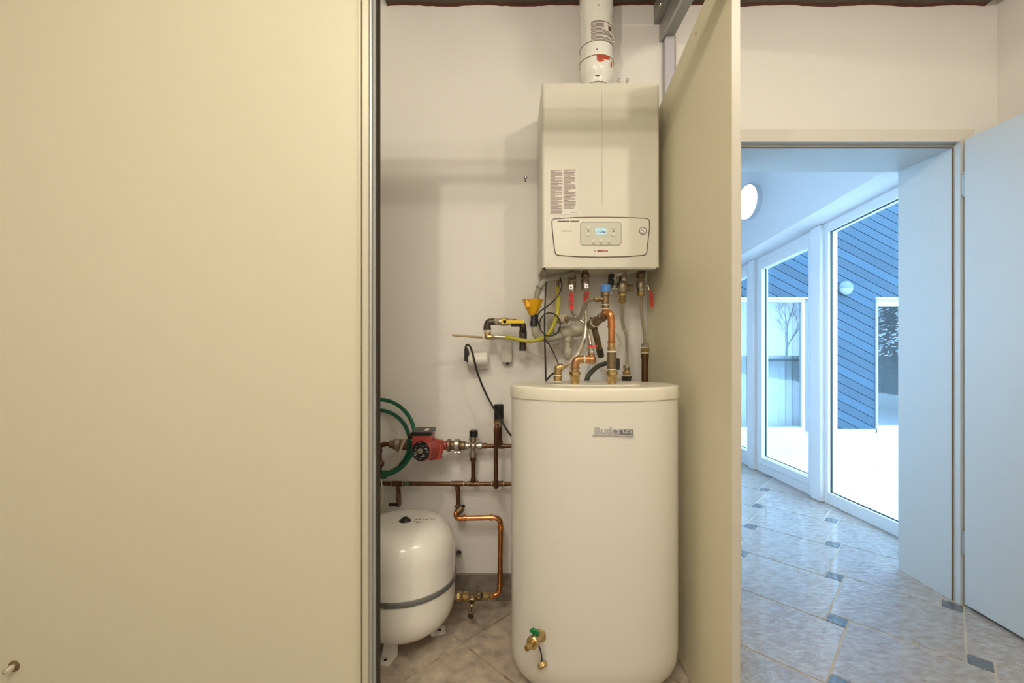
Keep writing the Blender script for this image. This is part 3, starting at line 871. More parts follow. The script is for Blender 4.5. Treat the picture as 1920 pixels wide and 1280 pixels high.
# flue pipe
fd = 1.80
fx = (1118-960)*fd/F
t = thing('flue_pipe', 'glossy white flue pipe rising from the top of the boiler', 'pipe', (fx, fd, bz1))
def fz(py): return CH+(640-py)*fd/F
r0 = R(30.5, fd)
fdf = fd-r0
def fzf(py): return CH+(640-py)*fdf/F
def ring_prof(zs): return zs
b = MB().lathe((fx, fd, 0), (0, 0, 1), [(bz1-0.01, r0*0.70), (fzf(148.5), r0*0.70), (fzf(148.2), r0*0.775), (fzf(147), r0*0.79), (fzf(145), r0*0.785), (fzf(139), r0*0.80), (fzf(131), r0*0.91), (fzf(125), r0*0.98), (fzf(120), r0*0.995), (fzf(103.5), r0*1.0), (fzf(103), r0*1.04), (fzf(101.5), r0*1.045), (fzf(101), r0*0.99)], 48)
b.build('reducer', M['flue'], t)
b = MB().lathe((fx, fd, 0), (0, 0, 1), [(fzf(101.3), r0*0.975), (fzf(76), r0*0.975), (fzf(75.5), r0*1.015), (fzf(74), r0*1.015), (fzf(73.6), r0*0.945)], 48)
b.build('collar', M['flue'], t)
b = MB().lathe((fx, fd, 0), (0, 0, 1), [(fzf(77), r0*0.945), (fzf(14), r0*0.95), (fzf(9), r0*0.99), (fzf(1), r0*1.02), (2.742, r0*1.02)], 48)
b.build('upper_pipe', M['flue'], t)
for y_, r_ in ((147.6, 0.795), (102.2, 1.047), (74.6, 1.018)):
    MB().tube([(fx+r0*r_*math.cos(2*PI*k/40), fd+r0*r_*math.sin(2*PI*k/40), fzf(y_)-0.001) for k in range(40)], 0.0011, 5, 1, closed=True).build('sealing_ring', M['seal'], t)
def curved_label(px0, px1, py0, py1, rr, m, name, par, off=0.0006):
    b = MB(); n_ = 14
    def pt(pxx, z, r_):
        s_ = (pxx-1118)/30.5; s_ = max(-.99, min(.99, s_)); a = math.asin(s_)
        return (fx+r_*math.sin(a), fd-r_*math.cos(a), z)
    z0_, z1_ = py1, py0
    for k in range(n_):
        xa_, xb_ = px0+(px1-px0)*k/n_, px0+(px1-px0)*(k+1)/n_
        q = [pt(xa_, z0_, rr+off), pt(xb_, z0_, rr+off), pt(xb_, z1_, rr+off), pt(xa_, z1_, rr+off)]
        q2 = [pt(xa_, z0_, rr-0.0005), pt(xb_, z0_, rr-0.0005), pt(xb_, z1_, rr-0.0005), pt(xa_, z1_, rr-0.0005)]
        b.add(q+q2, [(0, 1, 2, 3), (7, 6, 5, 4), (0, 4, 5, 1), (3, 2, 6, 7), (0, 3, 7, 4), (1, 5, 6, 2)])
    return b.build(name, m, par)
# heights of the labels are measured on the front of the pipe
lb = curved_label(1102, 1147, fzf(36), fzf(74), r0*0.955, M['paper'], 'data_label', t)
random.seed(9)
b_all = []
for k in range(15):
    zz = fzf(37.5)-k*0.0052
    L = random.choice((.45, .6, .85, .95, 1))
    if k == 0: L = 1.0
    if 1 <= k < 6: L = min(L, .55)
    xx1 = 1103+(1146-1103)*L
    curved_label(1103, xx1, zz, zz-(0.0016 if k % 3 else 0.0023), r0*0.96+0.0008, M['ink'], 'print', lb, 0.0004)
curved_label(1136, 1143, fzf(43), fzf(51.5), r0*0.96+0.0009, M['ink'], 'certification_mark', lb, 0.0005)
for k in range(9):
    L = (1, 1, .95, 1, .8, 0.3, .5, .6, .35)[k]
    zz = fzf(103.2)-k*0.0031
    curved_label(1113 if k < 5 else 1113+(k % 3)*2, 1113+24*L, zz, zz-0.0019, r0*1.03, M['ink_red'], 'warning_print', t, 0.001)
curved_label(1139.5, 1142, fzf(109.5), fzf(119.5), r0*1.03, M['ink_red'], 'warning_arrow', t, 0.001)
p = W(1120, 141.5, fd-r0*0.85)
MB().box(p-V((0.008, 0.002, 0.0015)), p+V((0.008, 0.004, 0.0015))).build('clip_slot', M['seal'], t)
for x, y in ((1122.5, 9.5), (1119.5, 92)):
    p = W(x, y, fd-r0*0.99)
    MB().lathe(p, (0, -1, 0), [(0, 0.0028), (0.001, 0.002)], 10).build('rivet', M['ink'], t)
p = W(1151, 68, fd-0.01)
MB().tube([p+V((-0.006, 0, 0.012)), p+V((0.0, 0, -0.002)), p+V((0.002, 0, -0.018)), p+V((-0.006, 0, -0.022))], 0.004, 8).prism([p+V((0.004, 0, 0.026)), p+V((0.006, 0, -0.005)), p+V((0, 0, -0.02)), p+V((-0.006, 0, 0.012))], (0, 0.004, 0)).build('clamp', M['steel'], t)

# ------------------------------------------------------------ hot water tank (flattened front)
TX, TYc, TA, TB = 0.2757, 1.461, 0.281, 0.133
TZ = CH-0.1435
t = thing('water_tank', 'tall white hot water storage tank with overlapping lid', 'water tank', (TX, TYc, 0))
def ell_lathe(b, prof, seg=72, p=2.15):
    """stack of super-ellipse rings: (z, inset)"""
    vs = []; 
    for z, ins in prof:
        a_, b2 = TA-ins, TB-ins*0.8
        for k in range(seg):
            th = 2*PI*k/seg
            c_, s_ = math.cos(th), math.sin(th)
            vs.append((TX+a_*math.copysign(abs(c_)**(2/p), c_), TYc+b2*math.copysign(abs(s_)**(2/p), s_), z))
    fs = [(j*seg+k, j*seg+(k+1) % seg, (j+1)*seg+(k+1) % seg, (j+1)*seg+k) for j in range(len(prof)-1) for k in range(seg)]
    fs.append(list(range(seg))[::-1]); fs.append([(len(prof)-1)*seg+k for k in range(seg)])
    b.add(vs, fs); return b
ell_lathe(MB(), [(0.02, 0.115), (0.028, 0.08), (0.045, 0.048), (0.075, 0.022), (0.11, 0.008), (0.15, 0.0035), (0.30, 0.0035), (TZ-0.03, 0.0035), (TZ-0.02, 0.0055)]).build('body', M['tank'], t)
ell_lathe(MB(), [(TZ-0.0395, 0.003), (TZ-0.0395, -0.0005), (TZ-0.038, -0.001), (TZ-0.006, 0.0), (TZ-0.0025, 0.0015), (TZ, 0.006), (TZ+0.0005, 0.014)]).build('lid', M['lid'], t)
b = MB(); seg = 48
pr = [(TZ-0.0005, 0.150), (TZ+0.0022, 0.146), (TZ+0.0025, 0.140)]
vs = []
for z, r_ in pr:
    for k in range(seg): vs.append((TX+0.005+r_*math.cos(2*PI*k/seg), TYc+r_*0.42*math.sin(2*PI*k/seg), z))
b.add(vs, [(j*seg+k, j*seg+(k+1) % seg, (j+1)*seg+(k+1) % seg, (j+1)*seg+k) for j in range(2) for k in range(seg)]+[[2*seg+k for k in range(seg)]])
b.build('lid_disc', M['lid'], t)
for sx, sy in ((-1, -1), (1, -1), (0, 1)):
    MB().cyl((TX+sx*0.13, TYc+sy*0.05, 0.0), (TX+sx*0.13, TYc+sy*0.05, 0.03), 0.018).build('foot', M['black'], t)
# name badge
bp = W(1149, 807.5, 1.30)
by_ = TYc-(TB-0.003)-0.002
def tank_front(x):
    u = abs((x-TX)/(TA-0.0035)); u = min(u, .999)
    return TYc-(TB-0.0028)*(1-u**2.15)**(1/2.15)
x0_, x1_ = (1111-960)*1.33/F, (1188-960)*1.33/F
zb_ = CH-(815.5-640)*1.33/F
ys = min(tank_front(x0_), tank_front(x1_))-0.0015
bd = MB().box((x0_, ys-0.002, zb_-0.0022), (x1_, ys+0.006, zb_+0.0022)).build('badge', M['chrome'], t)
MB().box((x0_+0.001, ys+0.0028, zb_+0.001), (x1_-0.001, ys+0.0055, zb_+0.017)).build('badge_backing', M['band'], bd)
wd_ = (x1_-x0_)
text_mesh('badge_lettering', 'Buderus', 0.0300, facing(((x0_+x1_)/2, ys-0.0002, zb_+0.0145)) @ Matrix.Diagonal((1.16, 0.92, 1, 1)), M['chrome'], bd, 0.0022, 0.0008)

# drain valve at the foot of the tank
vd = TYc-TB
def VW(x, y, d): return W(x, y, d)
t = thing('drain_valve', 'brass drain valve with green lever low on the tank', 'valve', W(1014, 1191, vd))
yv = tank_front(W(1014, 1191, 1.34).x)
base = W(1014, 1191, yv)
MB().lathe(base, (0, -1, 0), [(-0.004, 0.0205), (0.004, 0.020), (0.006, 0.017)], 24).build('flange', M['brass'], t)
a1 = W(1011, 1193, yv-0.03); a2 = W(999, 1204, yv-0.075); a3 = W(986, 1217, yv-0.115)
MB().tube([base, W(1014, 1191, yv-0.018), a1, a2], 0.0095, 16, 4).build('valve_body', M['brass'], t)
dn = (a3-a2).normalized()
b = MB().lathe(a2-dn*0.008, dn, [(0, 0.016), (0.003, 0.0185), (0.013, 0.0185), (0.016, 0.015)], 18)
b.build('union_nut', M['brass'], t, flat=True)
MB().lathe(a2+dn*0.006, dn, [(0, 0.011), (0.012, 0.0085), (0.014, 0.0095), (0.026, 0.0085), (0.034, 0.0088), (0.034, 0.006), (0.022, 0.0058)], 18).build('hose_tail', M['brass'], t)
h0 = W(1009, 1186, yv-0.04); h1 = W(995, 1177, yv-0.05)
dv = (h1-h0).normalized(); nn = V((0.2, -0.35, 1)).normalized()
up = dv.cross(V((0, 1, 0))).normalized()
b = MB().prism([h0+up*0.009, h1+up*0.0065, h1-up*0.0065-dv*0.004, h0-up*0.009], (0, -0.011, 0))
b.build('lever', M['green'], t, bevel=0.002)
MB().cyl(h0+V((0.002, 0.0, -0.012)), h0+V((0.002, 0, 0.004)), 0.0065).build('spindle', M['brass'], t)
cpv = W(1017, 1247, yv-0.012)
MB().tube([W(1007, 1203, yv-0.06), W(1011, 1212, yv-0.045), W(1015, 1225, yv-0.03), cpv+V((-0.002, 0, 0.012))], 0.0026, 6).build('strap', M['rubber'], t)
cd = V((0.35, -0.55, -0.55)).normalized()
MB().lathe(cpv-cd*0.008, cd, [(0, 0.012), (0.002, 0.0145), (0.013, 0.0145), (0.014, 0.0125), (0.004, 0.012), (0.004, 0)], 18).build('cap', M['brass'], t, flat=True)

# ------------------------------------------------------------ expansion vessel
EX, EY, ER = -0.421, 1.700, 0.197
ex_z = lambda py, d: CH-(py-640)*d/F
t = thing('expansion_vessel', 'white round expansion vessel with grey belt on three feet', 'expansion vessel', (EX, EY, 0))
top, bot, rz = 0.462, 0.055, 0.2435
prof = []
n_ = 14
for k in range(n_+1):
    a = PI/2*k/n_
    prof.append((rz-0.03-(rz-0.03-bot)*math.sin(PI/2-a)**1.0 if False else bot+(rz-0.07-bot)*(1-math.cos(a)), ER*math.sin(a)**0.47 if k else 0))
prof += [(rz, ER), (top-0.115, ER)]
for k in range(1, n_+1):
    a = PI/2*(1-k/n_)
    prof.append((top-0.115+0.115*math.cos(a), ER*math.sin(a)**0.41 if k < n_ else 0))
MB().lathe((EX, EY, 0), (0, 0, 1), prof, 64).build('shell', M['enamel'], t)
MB().lathe((EX, EY, rz), (0, 0, 1), [(-0.010, ER-0.001), (-0.009, ER+0.0045), (-0.004, ER+0.0065), (0.004, ER+0.0065), (0.009, ER+0.0045), (0.010, ER-0.001)], 64).build('belt', M['band'], t)
MB().box((W(724, 1124, EY-ER).x-0.0008, EY-ER-0.0068, rz-0.0095), (W(724, 1124, EY-ER).x+0.0008, EY-ER+0.004, rz+0.0095)).build('belt_joint', M['black'], t)
MB().lathe((EX+0.006, EY-0.012, top-0.006), (0, 0, 1), [(0, 0.027), (0.006, 0.024), (0.016, 0.013), (0.020, 0.007), (0.020, 0)], 24).build('valve_cap', M['black'], t)
# handwriting on top
b = MB(); random.seed(4)
for x0h, y0h in ((0.045, -0.022), (0.075, -0.018), (0.10, -0.010), (0.045, -0.045), (0.055, -0.047)):
    for k in range(3):
        xx, yy = EX+x0h+k*0.0075, EY+y0h+0.02
        rr_ = math.hypot(xx-EX, yy-EY)
        a = math.asin(min(1, (rr_/ER)**(1/0.41)))
        zz = top-0.115+0.115*math.cos(a)
        pts = [V((xx+random.uniform(-.003, .003), yy+random.uniform(-.004, .004), zz+0.0006)) for _ in range(4)]
        b.tube(pts, 0.0009, 5, 3)
b.build('handwriting', M['ink'], t)
for fxp, fyp in (((722-960)*1.572/F, 1.572), ((826-960)*1.74/F, 1.74), (-0.53, 1.80)):
    d = V((fxp-EX, fyp-EY, 0)).normalized(); s = V((-d.y, d.x, 0)); c0 = V((fxp, fyp, 0))
    inn = V((EX, EY, 0))+d*0.085
    b = MB()
    w1, w2 = 0.024, 0.027
    b.prism([c0+d*0.018+s*w2*0.8, c0+d*0.018-s*w2*0.8, c0-d*0.025-s*w2, c0-d*0.025+s*w2], (0, 0, 0.004))
    q0, q1 = c0-d*0.022, inn+V((0, 0, 0.085))
    b.prism([q0+s*w2, q0-s*w2, q1-s*w1*0.8, q1+s*w1*0.8], d*0.004+V((0, 0, 0.003)))
    for sg in (1, -1):
        b.prism([c0-d*0.024+s*sg*w2, q1+s*sg*w1*0.8, q1-d*0.012+s*sg*w1*0.8+V((0, 0, 0.012)), c0-d*0.040+s*sg*w2+V((0, 0, 0.002))], -s*sg*0.003)
    ft = b.build('foot', M['enamel'], t)
    MB().lathe(c0-d*0.003+V((0, 0, 0.0038)), (0, 0, 1), [(0, 0.0065), (0.0006, 0.0065)], 14).build('bolt_hole', M['hole_shade'], ft)


# ------------------------------------------------------------ plumbing under the boiler
VD = 1.84
def vert(b, x, y0, y1, r, d, m=0, seg=20, r2=None):
    """upright cylinder at measured column x between heights y0 (upper) and y1 (lower); r in pixels"""
    b.m(m).cyl(W(x, y1, d), W(x, y0, d), R(r, d), None if r2 is None else R(r2, d), seg)
    return b
def vhex(b, x, y0, y1, r, d, m=0, rot=0.0):
    b.m(m).hexnut(W(x, y1, d), W(x, y0, d), R(r, d), rot)
    return b
def ball_valve(x, ys, d, label, lever_pts, name='ball_valve'):
    t = thing(name, label, 'valve', W(x, ys[-1], d), 'ball valves under the boiler')
    b = MB()
    vert(b, x, 505, ys[0]+2, 5, d); vhex(b, x, ys[0], ys[1], 8.2, d)
    b.build('union', M['brass_old'], t)
    b = MB(); vhex(b, x, ys[1]+2, ys[1]+8, 7.6, d, rot=0.3); b.m(0).lathe(W(x, ys[2]-4, d), (0, 0, 1), [(0, R(6.5, d)), (R(4, d), R(8, d)), (R(12, d), R(7.8, d)), (R(15, d), R(6.5, d))], 20)
    vhex(b, x, ys[2]-5, ys[2]+2, 6.8, d)
    b.build('valve_body', M['nickel'], t)
    return t
t = ball_valve(1072, (517, 523, 546), VD, 'leftmost ball valve under the boiler, its red lever hanging straight down', None)
b = MB(); p = W(1071, 538, VD-0.03); b.box(p-V((0.008, 0.003, 0.009)), p+V((0.008, 0.0, 0.009))); b.cyl(p, p+V((0, 0.025, 0)), 0.005)
b.build('lever_plate', M['chrome'], t)
p = W(1070.5, 538, VD-0.033); MB().lathe(p, (0, -1, 0), [(0, 0.0035), (0.002, 0.003)], 6).build('lever_screw', M['brass_old'], t)
b = MB(); a_, c_ = W(1066.8, 548.5, VD-0.034), W(1075.2, 580, VD-0.034)
b.rbox((a_.x, VD-0.038, c_.z), (c_.x, VD-0.030, a_.z), 0.004)
lv = b.build('lever', M['red'], t)
b = MB()
for y in (553, 556, 562, 565.5, 569, 571.5):
    a_, c_ = W(1068.8, y, VD-0.038), W(1072.8, y+1.6, VD-0.038); b.box((a_.x, VD-0.0386, c_.z), (c_.x, VD-0.0375, a_.z))
b.build('print', M['ink'], lv)
t = ball_valve(1097, (511, 521, 543), VD, 'second ball valve from the left under the boiler, red lever leaning sideways', None)
p = W(1099.5, 536, VD-0.03); MB().box(p-V((0.008, 0.003, 0.009)), p+V((0.008, 0.0, 0.009))).cyl(p, p+V((0, 0.025, 0)), 0.005).build('lever_plate', M['chrome'], t)
MB().lathe(p-V((0, .003, 0)), (0, -1, 0), [(0, 0.0035), (0.002, 0.003)], 6).build('lever_screw', M['brass_old'], t)
d_ = VD-0.034
b = MB().prism([W(1097, 546.5, d_), W(1104.5, 546.5, d_), W(1103.5, 562, d_), W(1101, 576, d_), W(1096, 576, d_), W(1096, 562, d_)], (0, 0.008, 0))
lv = b.build('lever', M['red'], t, bevel=0.002)
b = MB()
for y in (551, 554, 557.5, 560):
    a_, c_ = W(1097.5, y, d_-0.001), W(1101.5, y+1.6, d_-0.001); b.box((a_.x, d_-0.0006, c_.z), (c_.x, d_+0.0005, a_.z))
b.build('print', M['ink'], lv)
# rightmost valve with thin red lever
t = ball_valve(1201, (511, 521, 545), VD, 'rightmost ball valve under the boiler, thin red lever pointing down', None)
b = MB(); vhex(b, 1201, 547, 555, 7.2, VD); b.build('lower_nut', M['brass'], t)
MB().cyl(W(1207, 535, VD), W(1214, 535, VD), 0.006).hexnut(W(1213, 535, VD), W(1218, 535, VD), 0.008).build('spindle', M['nickel'], t)
MB().tube([W(1215, 534, VD-0.008), W(1217, 542, VD-0.010), W(1220, 546, VD-0.01)], 0.0035, 8).build('lever_arm', M['steel'], t)
MB().tube([W(1218.5, 545, VD-0.011), W(1221.3, 551, VD-0.011), W(1222, 562, VD-0.011), W(1222.3, 575, VD-0.011)], 0.0052, 10).build('lever', M['red'], t)

def flex(name, label, pts, r, m=None, seg=12, cat='hose', group='flexible steel hoses', corr=0.2, **k):
    b = MB().tube(pts, r, seg, 8, corr=corr, **k)
    return tag(b.build(name, m or M['steel']), label, cat, group)
rr = R(4.2, 1.8)
flex('corrugated_hose', 'corrugated steel hose from the leftmost valve, passing behind the other hose', [W(1072, 550, 1.84), W(1071.5, 575, 1.84), W(1073.5, 587, 1.84), W(1079.5, 595, 1.84), W(1088, 600.5, 1.845), W(1096, 607, 1.85), W(1101, 618, 1.86), W(1104.5, 632, 1.85), W(1106.5, 648, 1.80)], rr)
flex('corrugated_hose', 'long corrugated steel hose curving left to the brass elbow on the tank', [W(1097, 546, 1.84), W(1097.5, 575, 1.83), W(1098.8, 600, 1.81), W(1097.5, 620, 1.78), W(1093.5, 640, 1.72), W(1084.5, 660, 1.65), W(1073, 675.5, 1.58), W(1062, 684.5, 1.52), W(1052, 689.5, 1.46)], R(4.4, 1.74))
flex('corrugated_hose', 'corrugated steel hose with a kink below the safety valve', [W(1167, 567, 1.84), W(1166.8, 585, 1.84), W(1167, 602, 1.84), W(1169.5, 615, 1.84), W(1174, 626, 1.84), W(1175, 640, 1.84), W(1175.2, 660, 1.84), W(1175.3, 686, 1.84)], rr)
flex('corrugated_hose', 'rightmost corrugated steel hose, running down to the brass hexagon', [W(1201, 554, 1.84), W(1202, 575, 1.84), W(1204.5, 600, 1.84), W(1207.5, 620, 1.84), W(1209, 645, 1.84)], rr)

# safety valve group at x 1166
d = 1.84
t = thing('safety_valve', 'grey metal valve with threaded side outlet under the boiler', 'valve', W(1166, 567, d))
b = MB(); vert(b, 1170, 505, 518, 4.5, d); vhex(b, 1168, 517, 527.5, 7.2, d)
b.m(0).lathe(W(1166.5, 548, d), (0, 0, 1), [(0, R(7, d)), (R(3, d), R(9, d)), (R(15, d), R(10, d)), (R(19, d), R(9, d)), (R(21, d), R(6.5, d))], 24)
b.m(0).lathe(W(1174, 540, d), (1, 0, 0), [(0, R(6, d))]+[(R(2+i, d), R(7.6-(i % 2)*0.8, d)) for i in range(11)]+[(R(13, d), R(5.5, d)), (R(10, d), R(5, d))], 20)
b.build('valve_body', M['nickel'], t)
b = MB(); vhex(b, 1166.5, 548.5, 556, 7.4, d); vert(b, 1166.5, 556, 559, 5.2, d); vhex(b, 1166.5, 559, 567.5, 7.6, d, rot=0.4)
b.build('union_nut', M['brass'], t)
b = MB().sphere(W(1152, 536, d-0.02), 0.0075, 10).sphere(W(1155.5, 541, d-0.02), 0.006, 10).sphere(W(1150, 541, d-0.02), 0.006, 10).cyl(W(1152, 539, d-0.02), W(1158, 539, d), 0.004)
b.tube([W(1150, 543, d-0.025), W(1147, 548, d-0.03), W(1143, 551, d-0.03)], 0.003, 8)
b.build('knob', M['chrome'], t)
tag(MB().tube([W(1156, 511, d-.03), W(1154.5, 517, d-.03), W(1153, 523, d-.03), W(1150, 522, d-.03)], 0.0024, 8).tube([W(1152, 523, d-.03), W(1155, 525, d-.03), W(1153, 527, d-.03)], 0.002, 6).prism([W(1158, 512, d-.03), W(1171, 510, d-.03), W(1165, 515, d-.03), W(1158, 518, d-.03), W(1156, 515, d-.03)], (0, 0.004, 0)).build('plastic_tag', M['white_plastic']), 'white plastic tag on a string over the grey valve', 'tag')
tag(MB().rbox((W(1141, 0, d).x, d-.015, W(0, 532, d).z), (W(1150, 0, d).x, d+.01, W(0, 514, d).z), 0.003).lathe(W(1145.5, 537, d), (0, 0, 1), [(0, R(9, d)), (R(3, d), R(9, d)), (R(8, d), R(4.5, d))], 16).build('fill_knob', M['black']), 'black plastic filling knob behind the blue capped valve', 'knob')
t = thing('hose_connector', 'brass connector on a dark base at the kinked hose end', 'connector', W(1175, 713, 1.84))
b = MB(); vhex(b, 1175, 684.5, 691, 6.6, 1.84, 0); vert(b, 1175, 691, 695, 5.6, 1.84, 1); vhex(b, 1175, 695, 702, 7.4, 1.84, 1)
b.build('nuts', [M['nickel'], M['brass']], t)
b = MB(); vert(b, 1175, 702.5, 705, 9.2, 1.84, 0); b.build('washer', M['tape'], t)
b = MB(); b.lathe(W(1175, 730, 1.84), (0, 0, 1), [(0, R(6, 1.84)), (R(17, 1.84), R(8, 1.84)), (R(25, 1.84), R(9.2, 1.84))], 20); b.build('base', M['iron'], t)
t = thing('pipe_riser', 'aged copper riser with brass hexagon beside the partition board', 'pipe', W(1209, 715, 1.84))
b = MB(); vhex(b, 1209.5, 643.5, 650, 7.6, 1.84, 0); vhex(b, 1209.5, 652, 660.5, 9.3, 1.84, 1, 0.2); b.build('union_nut', [M['nickel'], M['brass']], t)
b = MB(); vert(b, 1209, 662, 672.5, 7.3, 1.84); vert(b, 1209, 672, 760, 6.2, 1.84); b.build('pipe', M['copper_old'], t)
b = MB(); vert(b, 1209, 660.3, 662.3, 8.2, 1.84); b.build('thread_tape', M['tape'], t)

# fittings on the tank lid
ld = 1.455
t = thing('brass_elbow', 'small bright brass elbow, leftmost fitting on the tank lid', 'fitting', W(1045, 716, ld))
b = MB(); vert(b, 1045.5, 701, 714.5, 7.6, ld, 0); b.m(0).tube([W(1046, 703, ld), W(1046, 694, ld), W(1047.5, 689, ld), W(1054, 688, ld+0.005)], R(6.8, ld), 18, 5)
b.m(0).sphere(W(1046, 690, ld), R(7, ld), 18)
vert(b, 1045.5, 695.5, 700.5, 7.5, ld, 0)
b.build('elbow_body', M['brass'], t)
b = MB(); vert(b, 1045.5, 701.5, 704, 7.9, ld, 0); vert(b, 1045.5, 714, 716, 8.2, ld, 0); b.build('sealing_ring', M['tape'], t)
t = thing('elbow_manifold', 'copper coloured double elbow above a brass compression nut on the lid', 'fitting', W(1078, 718, ld))
b = MB(); b.tube([W(1078.5, 692, ld), W(1078.5, 683, ld), W(1081, 676, ld), W(1088, 673.5, ld), W(1095, 673.5, ld), W(1108, 674, ld)], R(7.6, ld), 20, 6)
b.sphere(W(1109.5, 674, ld), R(8.6, ld), 20); b.cyl(W(1078.5, 691, ld), W(1078.5, 687.5, ld), R(8.9, ld)); b.cyl(W(1109, 673, ld), W(1109, 663, ld), R(6, ld))
b.build('elbow_body', mat('red_brass', (0.55, 0.30, 0.13), 0.35, 0.9, noise_amt=0.9, noise_scale=70, col2=(0.35, 0.19, 0.09)), t)
b = MB(); b.cyl(W(1094.5, 673.5, ld), W(1096.5, 673.5, ld), R(8.4, ld)); b.build('thread_tape', M['tape'], t)
b = MB(); vert(b, 1078, 690, 696.5, 6.8, ld); vhex(b, 1078, 696, 703.5, 10.3, ld); vhex(b, 1078, 705, 716, 9.8, ld, 0, 0.5); vert(b, 1078, 703, 719.5, 7.4, ld)
b.build('compression_nut', M['brass'], t)
t = thing('shutoff_valve', 'small valve with a flat red handle above the copper elbow', 'valve', W(1109, 664, ld))
b = MB(); vhex(b, 1108.5, 657.5, 663.5, 6, ld+.01); vert(b, 1108, 652, 658, 5.4, ld+.01); b.build('valve_body', M['nickel'], t)
MB().tube([W(1103, 648.5, ld), W(1110, 648.8, ld), W(1120.5, 648.5, ld)], 0.0028, 8).box(W(1103, 650.5, ld)-V((0, .008, 0)), W(1116, 648, ld)+V((0, .008, 0))).build('handle', M['red'], t)

# tall brass and copper column with blue cap
t = thing('copper_riser', 'copper and brass riser column standing on the tank lid', 'pipe', W(1148, 717, ld))
b = MB()
b.m(0).tube([W(1134, 588, 1.49), W(1139, 586, 1.47), W(1144, 590, ld), W(1146, 600, ld), W(1146.3, 610, ld)], R(6.6, ld), 18, 6)
vert(b, 1146.3, 600, 640, 5.9, ld, 0)
for y in (612.5, 641.5): vert(b, 1146.3, y-1.6, y+1.6, 7.6, ld, 0)
b.build('copper_bend', M['copper'], t)
b = MB(); vert(b, 1146.5, 642, 651, 6.4, ld); vhex(b, 1146.5, 650, 657, 7.8, ld)
vert(b, 1146.5, 657, 660, 6.5, ld)
b.build('press_fitting', M['brass'], t)
b = MB(); vhex(b, 1147.5, 695, 703.5, 10.6, ld); vhex(b, 1147.5, 705, 716.5, 9.8, ld, 0, 0.4); vert(b, 1147.5, 692, 719, 7.6, ld)
b.build('compression_nut', M['brass'], t)
b = MB(); vert(b, 1146.8, 660, 691.5, 8.6, ld); b.build('check_valve_sleeve', M['brass_old'], t)
b = MB(); vert(b, 1146.5, 657.5, 660.3, 9, ld); b.build('thread_tape', M['tape'], t)
b = MB(); vert(b, 1147, 690.5, 692.8, 8.7, ld); b.build('thread_tape', M['tape'], t)
t = thing('relief_valve', 'brass relief valve with a round blue cap above the riser', 'valve', W(1135, 590, 1.50))
cd_ = 1.50
b = MB(); vert(b, 1135, 534, 548, 9.3, cd_, 0, 28); b.build('cap', M['blue'], t)
b = MB(); vert(b, 1135, 547.5, 555, 8.6, cd_); vert(b, 1135, 554, 571, 7, cd_); vhex(b, 1135, 571, 579, 6.6, cd_); vert(b, 1135, 578, 592, 6.4, cd_)
b.m(0).cyl(W(1130, 561, cd_), W(1114, 561, cd_), R(4.6, cd_)); b.m(0).hexnut(W(1124, 561, cd_), W(1119, 561, cd_), R(6, cd_)); 
b.build('valve_body', M['brass_old'], t)
b = MB(); vert(b, 1135, 570, 572, 7.1, cd_); vert(b, 1135, 578, 580, 6.9, cd_); b.build('thread_tape', M['tape'], t)
t = thing('pipe_tee', 'thick tarnished brass tee lying at an angle behind the riser', 'fitting', W(1122, 597, 1.6))
b = MB(); b.cyl(W(1137, 589, 1.48), W(1112, 607, 1.62), R(8.2, 1.52)); b.cyl(W(1118, 602, 1.58), W(1108, 609, 1.64), R(9.4, 1.6)); b.cyl(W(1131, 593, 1.50), W(1128, 595, 1.515), R(9.2, 1.5))
b.build('tee_body', M['brass_old'], t)
MB().cyl(W(1117, 603.5, 1.585), W(1115.5, 604.5, 1.592), R(9.7, 1.6)).build('thread_tape', M['tape'], t)
t = thing('slanted_pipe', 'dark slanting pipe hanging behind the riser', 'pipe', W(1126, 668, 1.72))
MB().cyl(W(1113, 611, 1.66), W(1127, 667, 1.72), R(5.8, 1.7)).build('pipe', M['brass_old'], t)
MB().cyl(W(1123.3, 653, 1.705), W(1127, 668, 1.721), R(6.4, 1.7)).cyl(W(1112.3, 608, 1.655), W(1114, 616, 1.665), R(6.3, 1.7)).build('end_sleeve', M['iron'], t)
MB().sphere(W(1108.5, 597, 1.66), 0.006, 10).sphere(W(1106, 611, 1.64), 0.007, 10).build('clip', M['black'], t)
flex('braided_hose', 'short bent steel hose from the relief valve to the grey pipe', [W(1115, 561, 1.50), W(1109, 561.5, 1.51), W(1103, 564, 1.54), W(1098, 570, 1.58), W(1094.5, 578, 1.62), W(1091, 587, 1.66), W(1086.5, 595, 1.70), W(1080, 598, 1.73), W(1070, 598, 1.75), W(1060, 598, 1.77)], R(4.2, 1.6), M['nickel'], corr=0.05)

# grey corrugated condensate hose and the funnel
cpts = [W(1084, 510, 1.86), W(1070, 513.5, 1.83), W(1055, 517, 1.80), W(1036, 521.5, 1.78), W(1022, 527, 1.77), W(1013, 536, 1.77), W(1008, 548, 1.78), W(1004.5, 564, 1.79), W(1003, 574, 1.79)]
t = thing('condensate_hose', 'grey corrugated hose from the boiler into the yellow funnel', 'hose', cpts[-1])
MB().tube(cpts, R(5.7, 1.8), 16, 8, corr=0.06, step=0.003).build('hose', M['conduit'], t)
b = MB(); c_ = W(1010.5, 539, 1.775); dv = (cpts[6]-cpts[4]).normalized()
ring = []
x_, y_ = frame_for(dv)
b.tube([c_+x_*(R(6.6, 1.78)*math.cos(2*PI*k/16))+y_*(R(6.6, 1.78)*math.sin(2*PI*k/16)) for k in range(16)], 0.0016, 6, 1, closed=True)
b.build('cable_tie', M['black'], t)
fd_ = 1.80
fz_ = lambda y: CH-(y-640)*fd_/F
fxx = W(999, 0, fd_).x
